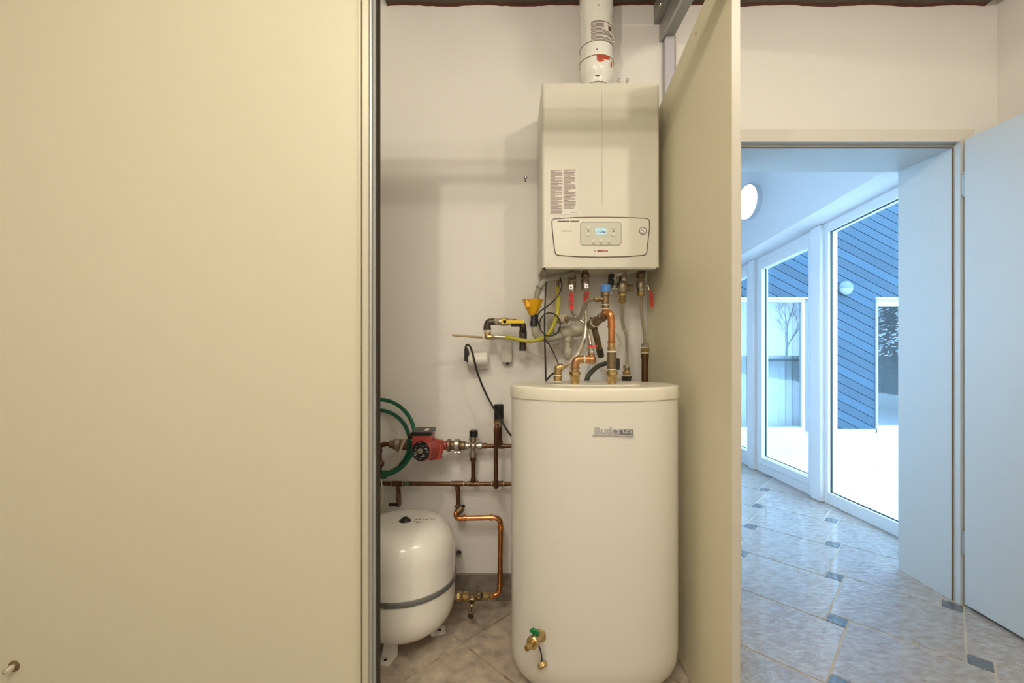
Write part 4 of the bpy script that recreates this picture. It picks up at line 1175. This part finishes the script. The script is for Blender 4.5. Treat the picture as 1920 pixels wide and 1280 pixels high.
t = thing('funnel', 'yellow plastic funnel under the grey corrugated hose', 'funnel', (fxx, fd_, fz_(612)))
b = MB().lathe((fxx, fd_, 0), (0, 0, 1), [(fz_(592), R(5, fd_)), (fz_(588), R(8.5, fd_)), (fz_(563), R(19.5, fd_)), (fz_(561.5), R(20.5, fd_)), (fz_(561.5), R(19, fd_)), (fz_(586), R(8, fd_)), (fz_(590), 0)], 36)
b.build('bowl', M['yellow'], t)
p = W(990, 567, fd_-0.03)
MB().rbox((p.x-0.008, p.y-0.004, p.z-0.018), (p.x+0.008, p.y+0.002, p.z+0.012), 0.006).build('handle_tab', M['yellow'], t)
tag(MB().lathe((fxx+0.004, fd_, 0), (0, 0, 1), [(fz_(611), R(6.8, fd_)), (fz_(602), R(6.6, fd_)), (fz_(600), R(5.8, fd_)), (fz_(590), R(6.2, fd_)), (fz_(588.5), R(6, fd_))], 20).build('rubber_coupling', M['black']), 'black rubber coupling between yellow funnel and grey elbow', 'coupling')

# grey waste pipes
wd2 = 1.84
t = thing('waste_trap', 'beige grey plastic waste pipes with a rounded cap behind the hoses', 'pipe', W(1040, 675, wd2))
b = MB()
b.tube([W(1003, 608, 1.81), W(1003.5, 618, 1.81), W(1006, 628, 1.82), W(1014, 633, 1.83), W(1030, 634, wd2), W(1048, 630, wd2), W(1064, 623, wd2)], R(7, wd2), 20, 6)
b.build('elbow', M['pvc'], t)
b = MB(); b.cyl(W(1050, 625, wd2), W(1092, 618, wd2+.02), R(13, wd2), R(11, wd2)); vert(b, 1064, 615, 640.5, 7.5, wd2); vert(b, 1064, 636, 640.5, 8, wd2)
b.build('tee', M['pvc'], t)
b = MB(); vert(b, 1064, 638, 656, 5.8, wd2); b.build('neck', M['pvc'], t)
b = MB(); b.lathe(W(1065, 676, wd2), (0, 0, 1), [(0, 0), (R(1, wd2), R(3, wd2)), (R(4, wd2), R(6.2, wd2)), (R(10, wd2), R(7.8, wd2)), (R(22, wd2), R(7.8, wd2)), (R(24, wd2), R(6.5, wd2))], 24); b.build('cap', M['pvc'], t)
t = thing('waste_branch', 'beige grey plastic pipe socket joined to the bent steel hose', 'pipe', W(1045, 608, 1.80))
b = MB(); b.tube([W(1034, 640, 1.87), W(1033, 618, 1.86), W(1035, 604, 1.84), W(1043, 599, 1.82), W(1052, 598.5, 1.80)], R(7.2, 1.84), 18, 6); b.build('elbow', M['pvc'], t)
b = MB(); b.cyl(W(1050, 598.5, 1.80), W(1062, 598.5, 1.775), R(9.4, 1.79)); b.build('socket', M['pvc'], t)
MB().cyl(W(1060, 598.3, 1.776), W(1063.5, 598.3, 1.77), R(6, 1.78)).hexnut(W(1063, 598.3, 1.771), W(1067, 598.3, 1.765), R(5, 1.77)).build('hose_nut', M['brass'], t)
# rough plaster hollow with a round cover behind
tag(MB().lathe(W(1088, 640, D-0.001), (0, -1, 0), [(0, R(40, D)), (0.006, R(38, D)), (0.008, R(34, D)), (0.008, 0)], 40).build('wall_rosette', M['plaster']), 'round cream cover plate on the wall behind the hoses', 'cover')

# gas line
gd = 1.85
gy = 1.83
t = thing('gas_pipe', 'dark iron gas pipe bridge on the wall left of the funnel', 'pipe', W(980, 657, gd))
b = MB()
b.tube([W(913.5, 618, gy), W(913.5, 611, gy), W(916, 604.5, gy), W(921, 603, gy), W(929, 603, gy)], R(6.6, gy), 18, 6)
b.cyl(W(913.5, 618.5, gy), W(913.5, 613.5, gy), R(7.4, gy))
b.build('elbow', M['iron'], t)
b = MB()
b.tube([W(958, 605.5, gy), W(972, 605.5, gy), W(978, 608, gy), W(980.5, 613, gy), W(980.5, 621, gd)], R(6.6, gy), 18, 6)
b.cyl(W(963, 605, gy), W(968, 605, gy), R(7.3, gy))
b.build('elbow', M['iron'], t)
b = MB(); vert(b, 980.5, 619, 636, 7.4, gd); vert(b, 980, 634, 657.5, 6.4, gd); b.build('sleeve', M['iron'], t)
b = MB(); b.cyl(W(926, 603, gy), W(963, 603.5, gy), R(6.3, gy)); b.hexnut(W(927, 603, gy), W(936, 603, gy), R(8, gy)); b.cyl(W(938, 603, gy), W(952, 603, gy), R(8, gy)); b.hexnut(W(953, 603.5, gy), W(961, 603.5, gy), R(7.6, gy))
b.build('valve_body', M['nickel'], t)
b = MB(); a_, c_ = W(944, 600.2, gy-0.035), W(983, 606, gy-0.035)
b.rbox((a_.x, gy-0.04, c_.z), (c_.x, gy-0.034, a_.z), 0.003); b.lathe(W(944.5, 601.8, gy-0.034), (0, -1, 0), [(0, 0.011), (0.006, 0.011)], 18)
lv = b.build('lever', M['yellow_lever'], t)
MB().lathe(W(944.5, 601.8, gy-0.04), (0, -1, 0), [(0, 0.004), (0.003, 0.0035)], 8).build('lever_screw', M['iron'], lv)
b = MB(); vert(b, 914, 618.3, 622.5, 6.6, gy); b.build('thread_tape', M['tape'], t)
t = thing('gas_hose', 'yellow-green braided gas hose curving down to the brass elbow', 'hose', W(1000, 639, 1.80))
b = MB().tube([W(1045.5, 537, 1.83), W(1046.8, 552, 1.82), W(1046.8, 570, 1.80), W(1043.5, 592, 1.78), W(1037, 611, 1.78), W(1026.5, 627, 1.78), W(1013, 635.8, 1.79), W(998, 638.8, 1.80), W(980, 638, 1.81), W(963, 634, 1.82), W(946, 631.8, 1.83)], R(4.1, 1.80), 14, 7)
b.build('hose', M['gas_hose'], t)
b = MB(); b.cyl(W(1045.3, 524, 1.84), W(1045.5, 539, 1.83), R(4.6, 1.83)); b.cyl(W(924, 631.5, 1.83), W(947, 631.8, 1.83), R(4.3, 1.83)); b.hexnut(W(922, 631.5, 1.83), W(928, 631.5, 1.83), R(5.6, 1.83))
b.build('ferrule', M['nickel'], t)
b = MB(); b.cyl(W(914, 622, gy), W(914, 634, gy), R(5.6, gy)); b.cyl(W(913, 631, gy), W(922, 631.5, gy), R(5.6, gy)); b.sphere(W(914, 631, gy), R(6, gy), 14); vhex(b, 914, 620.5, 626, 6.2, gy)
b.build('brass_elbow', M['brass'], t)
tag(MB().cyl(W(848, 628, 1.80), W(906, 632.5, 1.84), R(2.2, 1.82), seg=8, bev=0.0004).build('wooden_stick', mat('plain_wood', (0.50, 0.36, 0.20), 0.7, noise_amt=0.5, noise_scale=60)), 'thin wooden stick poking out left of the brass gas elbow', 'stick')

# ------------------------------------------------------------ cables
def cable(label, pts, r, m, name='cable', group=None, closed=False):
    return tag(MB().tube(pts, r, 8, 7, closed=closed).build(name, m), label, 'cable', group)
cable('straight black cable dropping to the tank lid, left of the gas hose', [W(1024, 528, 1.74), W(1022.5, 560, 1.72), W(1021, 600, 1.68), W(1021.5, 640, 1.60), W(1023, 690, 1.48), W(1023.6, 712, 1.45), W(1026, 711, 1.45), W(1033, 703, 1.48), W(1039, 699, 1.50)], R(1.6, 1.6), M['black'])
cable('black cable arching from the boiler over the yellow hose', [W(1048, 515, 1.80), W(1052, 527, 1.76), W(1053.5, 536, 1.74), W(1049.5, 548, 1.74), W(1040, 562, 1.74), W(1026, 574, 1.75), W(1013, 584, 1.77), W(1007.8, 594, 1.78), W(1009, 605, 1.79), W(1013, 612, 1.80)], R(1.25, 1.8), M['black'])
cable('coiled loop of black cable beside the grey waste pipe', [W(1031+19.5*math.cos(a), 608+21.5*math.sin(a), 1.765-0.01*math.cos(a)) for a in [2*PI*k/12 for k in range(12)]], R(1.2, 1.8), M['black'], closed=True)
cable('short black cable slanting down to the brass elbow', [W(1023, 637, 1.78), W(1032, 650, 1.74), W(1040, 666, 1.66), W(1047, 682, 1.50)], R(1.2, 1.7), M['black'])
G = 'cream cables behind the hoses'
cable('cream wire hanging from the boiler, left of the pair', [W(1031, 520, 1.86), W(1029, 545, 1.86), W(1026.5, 570, 1.87), W(1027.5, 592, 1.88), W(1024, 610, 1.89)], R(0.9, 1.86), M['white_cable'], group=G)
cable('cream wire hanging from the boiler, right of the pair', [W(1040, 520, 1.86), W(1038, 545, 1.86), W(1033, 572, 1.87), W(1030, 592, 1.88), W(1027, 605, 1.89)], R(0.9, 1.86), M['white_cable'], group=G)
cable('cream cable sagging in a wide loop under the yellow hose', [W(985, 640, 1.91), W(989, 655, 1.91), W(998, 664, 1.91), W(1012, 668, 1.91), W(1030, 667, 1.91), W(1045, 662, 1.91), W(1062, 658, 1.92)], R(1.1, 1.9), M['white_cable'], group=G)
cable('cream cable running straight from the black clip to the rosette', [W(1023, 641, 1.90), W(1040, 647, 1.90), W(1058, 652, 1.90), W(1078, 656, 1.90), W(1092, 660, 1.90)], R(1.4, 1.9), M['white_cable'], group=G)
cable('cream wire arching over the rosette', [W(1068, 606, 1.87), W(1080, 608, 1.87), W(1090, 615, 1.88), W(1098, 630, 1.89), W(1102, 650, 1.90), W(1098, 660, 1.91)], R(1.0, 1.9), M['white_cable'], group=G)
cable('cream wire curving right of the copper riser', [W(1152, 620, 1.92), W(1160, 630, 1.92), W(1162, 642, 1.92), W(1157, 652, 1.92), W(1150, 658, 1.92)], R(1.2, 1.9), M['white_cable'], group=G)
tag(MB().tube([W(1098, 722, 1.66), W(1103, 705, 1.66), W(1112, 694, 1.68), W(1124, 685, 1.71), W(1140, 680, 1.75)], R(4.4, 1.7), 14, 7).build('rubber_hose', M['dark_hose']), 'thick dark grey rubber hose rising behind the tank lid', 'hose')
tag(MB().rbox((W(1152, 0, 1.8).x, 1.79, W(0, 693, 1.8).z), (W(1161, 0, 1.8).x, 1.83, W(0, 671.5, 1.8).z), 0.004).build('pipe_clamp', M['dark_hose']), 'dark grey block behind the brass riser sleeve', 'clamp')
tag(MB().prism([W(1100, 716, 1.9), W(1108, 682, 1.9), W(1122, 690, 1.9), W(1137, 716, 1.9)], (0, 0.04, 0)).build('wall_box', M['white_wall']), 'pale plaster wedge low on the wall behind the dark hose', 'cover')

# socket with adapter and black plug
sd = D
t = thing('wall_socket', 'white wall socket left of the small grey box', 'socket', W(902, 692, D))
a_, c_ = W(888, 657, D), W(918, 692, D)
MB().rbox((a_.x, D-0.010, c_.z), (c_.x, D, a_.z), 0.008).build('cover_plate', M['white_plastic'], t, bevel=0.002)
t = thing('plug_adapter', 'white cylindrical adapter plugged into the wall socket', 'adapter', W(896, 690, 1.90))
b = MB(); b.cyl(W(913.5, 672.5, 1.895), W(880, 674.5, 1.885), R(13, 1.89), seg=28); b.cyl(W(882, 674.5, 1.885), W(878, 674.5, 1.884), R(10.5, 1.89)); b.box(W(889, 684, 1.9), W(908, 690, 1.94))
b.build('adapter_body', M['white_plastic'], t)
t = thing('power_plug', 'black power plug at the left end of the white adapter', 'plug', W(875, 680, 1.88))
MB().prism([W(870.5, 651, 1.87), W(876, 651, 1.87), W(879.5, 665, 1.87), W(879.5, 680.5, 1.87), W(870, 676.5, 1.87)], (0, 0.035, 0)).build('plug_body', M['black'], t, bevel=0.003)
MB().tube([W(873.5, 656, 1.885), W(873.3, 649.5, 1.88), W(876, 646, 1.87), W(880.5, 648.5, 1.86), W(884.5, 657, 1.85), W(889, 674, 1.85), W(895, 698, 1.85), W(905, 724, 1.85), W(920, 755, 1.84), W(938, 785, 1.80), W(952, 808, 1.72), W(966, 826, 1.66)], R(1.9, 1.85), 9, 7).build('power_cable', M['black'], t)
t = thing('junction_box', 'small light grey box on the wall under the gas pipe', 'box', W(950, 680, D))
a_, c_ = W(940.5, 640, 1.925), W(960, 679, 1.925)
MB().rbox((a_.x, 1.915, c_.z), (c_.x, D, a_.z), 0.006).build('box_body', M['box_grey'], t, bevel=0.002)
b = MB(); b.cyl(W(951.5, 683.5, 1.93), W(951.5, 678, 1.93), 0.006, seg=10); b.build('cable_gland', M['iron'], t)
t = thing('wall_anchor', 'small dark screw anchor in the wall left of the boiler', 'anchor', W(985, 333, D))
b = MB().lathe(W(985, 333, D+0.001), (0, -1, 0), [(0, R(3.4, D)), (0.003, R(3, D)), (0.003, R(1.8, D)), (0.001, R(1.6, D))], 12)
b.build('collar', M['iron'], t)
MB().lathe(W(985, 333, D), (0, -1, 0), [(0, 0.003), (0.007, 0.003)], 8).build('screw', M['steel'], t)
MB().lathe(W(985, 339.3, D+0.001), (0, -1, 0), [(0, 0.0035), (0.002, 0.003)], 8).build('chip', M['hole_shade'], t)

# ------------------------------------------------------------ copper lines on the wall, lower left
ld2 = 1.89
t = thing('upper_copper_line', 'aged copper pipe run of the red pump along the closet wall', 'pipe', W(835, 840, ld2))
b = MB()
b.tube([W(640, 905, ld2), W(700, 905, ld2), W(710, 895, ld2), W(712, 870, ld2), W(711.5, 848, ld2), W(713, 838, ld2), W(718, 833, ld2), W(731, 832.5, ld2)], R(4.1, ld2), 14, 6)
b.cyl(W(718, 832.8, ld2), W(722, 832.8, ld2), R(5, ld2)); b.cyl(W(711.8, 848, ld2), W(711.8, 843, ld2), R(5, ld2)); b.sphere(W(713.5, 869, ld2-.01), R(7, ld2), 14); 
b.build('left_bend', M['copper_old'], t)
b = MB(); b.cyl(W(903, 835.5, ld2), W(967, 836, ld2), R(3.9, ld2)); b.cyl(W(904, 835.5, ld2), W(913, 835.5, ld2), R(5.2, ld2)); b.cyl(W(934, 836, ld2), W(946, 836, ld2), R(5, ld2))
b.cyl(W(937.5, 836, ld2), W(937.5, 795, ld2), R(4, ld2)); b.cyl(W(937.5, 836, ld2), W(937.5, 827, ld2), R(5, ld2))
b.build('right_pipe', M['copper_old'], t)
b = MB(); b.cyl(W(887, 854, ld2), W(887.3, 905, ld2), R(3.9, ld2)); b.cyl(W(887, 855, ld2), W(887, 864, ld2), R(5.6, ld2)); b.cyl(W(887.3, 896, ld2), W(887.3, 904, ld2), R(5, ld2))
b.build('drop_pipe', M['copper_old'], t)
t = thing('lower_copper_line', 'long horizontal copper pipe below the pump, with four tees', 'pipe', W(835, 907, ld2))
b = MB(); b.cyl(W(640, 905.8, ld2), W(967, 907, ld2), R(3.9, ld2))
for x0_, x1_ in ((735, 756), (846, 869), (878, 898), (922, 944)): b.cyl(W(x0_, 906.5, ld2), W(x1_, 906.5, ld2), R(4.9, ld2))
b.m(1)
for x in (735, 756, 846, 869, 878, 898, 922, 944): b.cyl(W(x-0.5, 906.5, ld2), W(x+0.5, 906.5, ld2), R(5.1, ld2), bev=0)
b.build('pipe', [M['copper_old'], M['solder']], t)
MB().cyl(W(760, 906.3, ld2), W(767, 906.3, ld2), R(4.15, ld2)).build('patina_patch', M['copper_green'], t)
b = MB(); b.cyl(W(858, 909, ld2), W(859.5, 948, ld2-0.005), R(4, ld2)); b.cyl(W(858, 911, ld2), W(858.2, 918, ld2), R(4.8, ld2)); b.build('drop_pipe', M['copper_old'], t)
b = MB(); b.cyl(W(747, 910, ld2), W(747.3, 927, ld2), R(3.9, ld2)); b.build('drop_pipe', M['copper_old'], t)
t2 = thing('bleed_valve', 'little brass bleed valve with black lever above the white vessel', 'valve', W(747, 946, ld2))
b = MB(); vhex(b, 747, 925, 931, 5.4, ld2); vert(b, 747.3, 930, 939, 4.8, ld2); b.tube([W(747.5, 937, ld2), W(748, 942, ld2-.01), W(747, 945.5, ld2-.03)], R(4.8, ld2), 12, 4); b.build('valve_body', M['brass_old'], t2)
MB().rbox((W(733, 0, ld2).x, ld2-.04, W(0, 942, ld2).z), (W(750, 0, ld2).x, ld2-.03, W(0, 937.5, ld2).z), 0.003).build('lever', M['black'], t2)
# vertical bypass with black thermostat head
t = thing('vertical_bypass', 'upright copper pipe with a black cap crossing both lines', 'pipe', W(930, 918, 1.85))
vd_ = 1.85
b = MB(); vert(b, 935.3, 758, 784.5, 9.3, vd_, 0, 24); b.build('cap', M['black'], t)
b = MB(); vert(b, 935.3, 784.5, 794.5, 9.4, vd_); vert(b, 935.3, 793, 799, 6, vd_); b.cyl(W(933.5, 797, vd_-.01), W(932.5, 797, vd_-.035), R(6, vd_)); b.build('valve_body', M['brass_old'], t)
b = MB(); b.tube([W(933, 796.5, vd_-.005), W(932, 797, vd_-.035), W(930.5, 802, vd_-.045), W(930, 812, vd_-.045), W(929.8, 860, vd_-.045), W(930, 905, vd_-.045)], R(4, vd_), 16, 6)
b.cyl(W(930.2, 812, vd_-.045), W(930.2, 803, vd_-.045), R(4.6, vd_)); b.sphere(W(930, 911, vd_-.040), R(5.2, vd_), 16); b.cyl(W(930, 911, vd_-.045), W(930, 903, vd_-.045), R(4.9, vd_)); b.cyl(W(930, 908, vd_-.04), W(930, 907, ld2), R(4.3, vd_))
b.build('pipe', M['copper_old'], t)
# mixing valve
t = thing('mixing_valve', 'silver cross-shaped mixing valve with black knob right of the pump', 'valve', W(887, 856, ld2))
md = ld2-0.005
b = MB(); b.cyl(W(870, 835.5, md), W(904, 835.5, md), R(5, md)); b.cyl(W(871, 835.5, md), W(879, 835.5, md), R(7, md)); b.cyl(W(896, 835.5, md), W(904, 835.5, md), R(7, md))
vert(b, 887, 817, 856, 5.2, md); vert(b, 887, 848, 855.5, 7.4, md); vert(b, 887, 818, 826, 7.6, md); b.sphere(W(887, 836, md-.004), R(7.4, md), 16)
b.build('valve_body', M['nickel'], t)
b = MB(); vert(b, 888, 806.5, 818, 8, md, 0, 24); b.build('knob', M['black'], t)
# pump
pd = 1.86
t = thing('circulation_pump', 'red circulation pump with black round face and terminal box', 'pump', W(800, 862, pd))
pc = W(795, 843, pd-0.03)
fc = W(789, 845.3, 1.70)      # centre of the black face
ax = (W(812, 841, 1.80)-fc).normalized()
b = MB()
L_ = (W(812, 841, 1.80)-fc).length
rf = R(19.2, 1.70)
b.lathe(fc, ax, [(0, rf*0.95), (0.003, rf), (0.018, rf), (0.022, rf*0.93), (L_*0.85, rf*0.95), (L_*0.86, rf*1.12), (L_+0.006, rf*1.12), (L_+0.01, rf*0.9), (L_+0.045, rf*0.7)], 36)
for k in range(4):
    a = PI/4+k*PI/2; x_, y_ = frame_for(ax)
    p = fc+ax*(L_*0.84)+x_*(rf*1.1*math.cos(a))+y_*(rf*1.1*math.sin(a)); b.cyl(p, p+ax*0.03, 0.008)
cl = W(806, 834, pd)
b.cyl(W(770, 833.5, pd), W(838, 834.5, pd), R(7.2, pd)); b.cyl(W(832, 834.5, pd), W(838, 834.5, pd), R(8.6, pd)); b.lathe(W(815, 834.5, pd), (1, 0, 0), [(0, R(13, pd)), (R(8, pd), R(8, pd)), (R(14, pd), R(6.5, pd))], 20)
b.build('housing', M['pump_red'], t)
fcm = MB().lathe(fc-ax*0.0012, ax, [(0, rf*0.95), (0.002, rf*0.96)], 36).build('face_plate', M['black'], t)
MB().lathe(fc-ax*0.009, ax, [(0, 0.0095), (0.002, 0.011), (0.009, 0.011)], 20).build('vent_screw', M['steel'], fcm)
b = MB(); x_, y_ = frame_for(ax); random.seed(2)
for k in range(26):
    a = random.uniform(0, 2*PI); r_ = rf*random.uniform(.45, .85); c0_ = fc-ax*0.0014+x_*r_*math.cos(a)+y_*r_*math.sin(a)
    w_, h_ = random.uniform(.0015, .005), random.uniform(.0006, .0014)
    b.prism([c0_-x_*w_-y_*h_, c0_+x_*w_-y_*h_, c0_+x_*w_+y_*h_, c0_-x_*w_+y_*h_], -ax*0.0005)
b.build('face_print', M['box_grey'], fcm)
b = MB(); q0, q1 = W(773, 828, 1.74), W(808, 815.5, 1.74)
b.box((q0.x, 1.735, q0.z-0.02), (q1.x, 1.83, q1.z)); bx = b.build('terminal_box', M['pump_red'], t, bevel=0.003)
q0, q1 = W(771, 816, 1.73), W(809, 812, 1.73)
b = MB().box((q0.x, 1.73, q0.z), (q1.x, 1.835, q1.z+0.004)); b.cyl(W(765, 818, 1.76), W(773, 818, 1.76), R(5.4, 1.76))
b.build('box_lid', M['black'], bx)
MB().box((W(794, 0, 1.74).x, 1.76, W(0, 812, 1.73).z+0.004), (W(801, 0, 1.74).x, 1.80, W(0, 812, 1.73).z+0.006)).build('lid_mark', M['paper'], bx)
def flange(x0, x1, side, label):
    t = thing('pump_coupling', label, 'coupling', W((x0+x1)/2, 848, pd), 'couplings of the red pump')
    b = MB()
    if side < 0:
        b.cyl(W(731, 832.5, pd), W(741, 833, pd), R(7.5, pd)); b.cyl(W(741, 833, pd), W(771, 833.5, pd), R(9, pd)); b.cyl(W(756, 833, pd), W(764, 833, pd), R(11, pd)); b.cyl(W(738, 832.5, pd), W(741, 832.8, pd), R(9.5, pd))
    else:
        b.lathe(W(838, 834.5, pd), (1, 0, 0), [(0, R(9, pd)), (R(2, pd), R(12, pd)), (R(6, pd), R(12, pd)), (R(9, pd), R(8.5, pd)), (R(15, pd), R(9, pd))], 24); b.cyl(W(861, 835, pd), W(872, 835.3, pd), R(8.5, pd)); b.cyl(W(862, 835, pd), W(865, 835, pd), R(10, pd))
    b.build('union_body', M['brass_old'], t)
    x0c = 747 if side < 0 else 857.5
    b = MB().cyl(W(x0c-5, 833.5, pd), W(x0c+4, 833.5, pd), R(11.5, pd)); b.build('clamp_ring', M['nickel'], t)
    b = MB().sphere(W(x0c, 848, pd-.01), 0.006, 10).cyl(W(x0c-5, 848, pd-.01), W(x0c+5, 848, pd-.01), 0.004, seg=8); b.build('clamp_screw', M['steel'], t)
flange(731, 771, -1, 'dark pipe coupling with silver ring left of the red pump')
flange(838, 872, 1, 'dark pipe coupling with silver ring right of the red pump')
# green hose coil
t = thing('garden_hose', 'coiled green hose hanging on the wall behind the pump', 'hose', W(709, 895, 1.915))
def coil(cx_, cy_, rx, ry, d0, m0=0, k0=0, n=20):
    return [W(cx_+rx*math.cos(2*PI*k/n), cy_+ry*math.sin(2*PI*k/n), d0-0.095*max(0, math.cos(2*PI*k/n-0.45))) for k in range(n)]
b = MB(); b.tube(coil(712, 820, 66, 71, 1.90), R(3.6, 1.9), 12, 4, closed=True); b.tube(coil(710, 829, 58, 60, 1.925), R(3.6, 1.9), 12, 4, closed=True)
b.build('hose', M['green_hose'], t)
MB().cyl(W(700, 889.8, 1.90), W(724.5, 889.5, 1.90), R(7.6, 1.9)).build('hose_sleeve', M['green'], t)
cable('cream cable from the pump terminal box hanging past the coupling', [W(767, 817.5, 1.76), W(759, 824, 1.76), W(752.5, 838, 1.78), W(749, 855, 1.80), W(745.5, 872, 1.83), W(738, 885, 1.87), W(728, 892, 1.90)], R(2.1, 1.8), M['white_cable'], name='pump_cable')
cable('bundled cream cable hanging left under the long copper pipe', [W(714, 898, 1.85), W(717, 915, 1.85), W(718, 925, 1.85), W(712, 937, 1.85), W(704, 955, 1.85), W(706, 968, 1.85), W(714, 950, 1.85), W(719, 932, 1.85), W(721, 925, 1.85), W(722, 940, 1.86), W(716, 962, 1.86), W(708, 975, 1.86)], R(1.3, 1.85), M['white_cable'], name='cable_bundle')
# bright copper loop to the vessel
cdp = 1.87
t = thing('vessel_copper_pipe', 'bright copper pipe bending down to the white vessel', 'pipe', W(938, 1117, 1.80))
b = MB(); b.cyl(W(860, 948, ld2-.005), W(861, 958, ld2-.01), R(5.4, ld2)); b.cyl(W(856, 962, 1.87), W(867, 950, 1.88), R(7, ld2))
b.build('brass_union', M['brass_old'], t)
MB().cyl(W(852, 949, ld2-.01), W(872, 949, ld2-.01), R(1.8, ld2)).cyl(W(856, 948.5, ld2-.01), W(864, 948.5, ld2-.01), R(3.4, ld2)).sphere(W(869, 948, ld2-.015), R(2.4, ld2), 8).build('pipe_clip', M['black'], t)
b = MB()
b.tube([W(856.5, 958, 1.87), W(855, 963, 1.86), W(856.5, 969, 1.86), W(862, 971.5, 1.86), W(875, 971, 1.86), W(900, 970.5, 1.86), W(922, 970, 1.86), W(932, 971.5, 1.86), W(937.5, 977, 1.86), W(938.8, 987, 1.86), W(938.5, 1000, 1.855), W(938, 1040, 1.845), W(937.5, 1080, 1.835), W(937.2, 1097, 1.83), W(935.5, 1108, 1.825), W(929, 1115, 1.82), W(919, 1117, 1.815), W(905, 1117, 1.81)], R(4.8, 1.85), 18, 6)
for x, y, ver in ((871, 971, 0), (921, 970, 0), (938.8, 988.5, 1), (937.5, 1095, 1)):
    a_ = W(x, y, 1.855 if y < 1000 else 1.832)
    o_ = V((0, 0, R(1.6, 1.85))) if ver else V((R(1.6, 1.85), 0, 0))
    b.cyl(a_-o_, a_+o_, R(6.4, 1.85))
b.build('copper_bend', M['copper'], t)
b = MB(); dd = 1.80
b.cyl(W(922, 1117, 1.815), W(905, 1117, 1.808), R(6.3, dd)); b.cyl(W(917, 1117, 1.813), W(914, 1117, 1.811), R(7.4, dd)); b.cyl(W(852, 1117.5, 1.77), W(882, 1117.5, 1.79), R(6.5, dd))
b.hexnut(W(855, 1117.5, 1.772), W(866, 1117.5, 1.78), R(9, dd)); b.cyl(W(868, 1117.5, 1.78), W(877, 1117.5, 1.785), R(8.4, dd))
b.build('brass_fitting', M['brass'], t)
b = MB(); b.cyl(W(878, 1117, 1.787), W(900, 1117, 1.80), R(6.4, dd)); b.hexnut(W(894, 1116.5, 1.80), W(903, 1116.5, 1.805), R(8.6, dd)); b.cyl(W(886, 1117, 1.79), W(885, 1127, 1.77), R(5.5, dd))
b.build('valve_body', M['brass_old'], t)
b = MB(); p = W(884.5, 1129, 1.755); b.lathe(p+V((0, 0.02, 0)), (0, -1, 0), [(0, 0.015), (0.012, 0.016), (0.022, 0.0155), (0.024, 0.013), (0.018, 0.0075)], 22); nz = b.build('drain_nozzle', M['brass'], t)
MB().lathe(p+V((0, 0.003, 0)), (0, -1, 0), [(0, 0.008), (0.002, 0.0078)], 16).lathe(p+V((0, -0.0, 0)), (0, -1, 0), [(0, 0.0035), (0.004, 0.003)], 10).build('nozzle_bore', M['hole_shade'], nz)
MB().tube([W(884.5, 1135, 1.765), W(884, 1142, 1.76), W(884, 1149, 1.757)], 0.002, 6).build('cap_strap', M['rubber'], t)
q = W(883, 1155, 1.75); cpo = MB().lathe(q+V((0, 0.010, 0)), (0, -1, 0), [(0, 0.013), (0.002, 0.0155), (0.010, 0.0155), (0.010, 0.0125), (0.004, 0.012)], 20).build('drain_cap', M['brass'], t)
MB().lathe(q+V((0, 0.006, 0)), (0, -1, 0), [(0, 0.0122), (0.0035, 0.0120)], 18).build('cap_gasket', M['rubber'], cpo)
t = thing('wall_stub', 'small black pipe stub on the wall behind the white vessel', 'pipe', W(860, 1036, D))
MB().cyl(W(860, 1036, D), W(860.5, 1036, D-0.03), R(5, D), seg=16).build('stub', M['iron'], t)
MB().lathe(W(860.5, 1036, D-0.030), (0, -1, 0), [(0, R(3.2, D)), (0.0008, R(3, D))], 14).build('plug', M['hole_shade'], t)  # dark disc painted in as the shaded bore of the stub

# ceiling lamp in the corridor (source of the warm light)
t = thing('ceiling_lamp', 'ceiling lamp with three round bulbs above the camera', 'lamp', (0.25, 0.2, 2.74))
MB().box((-0.50, 0.14, 2.70), (1.35, 0.26, 2.74)).build('base', M['alu'], t)
for b_ in BULBS:
    MB().tube([V((b_[0], 0.2, 2.70)), V((b_[0], b_[1]*0.5+0.1, 2.69)), V((b_[0], b_[1], b_[2]+0.08))], 0.006, 8).build('arm', M['alu'], t)
    MB().lathe((b_[0], b_[1], b_[2]+0.085), (0, 0, -1), [(0, 0.012), (0.03, 0.020), (0.035, 0.018)], 14).build('lamp_holder', M['alu'], t)
for o in bpy.data.objects:
    if '_org' in o: del o['_org']
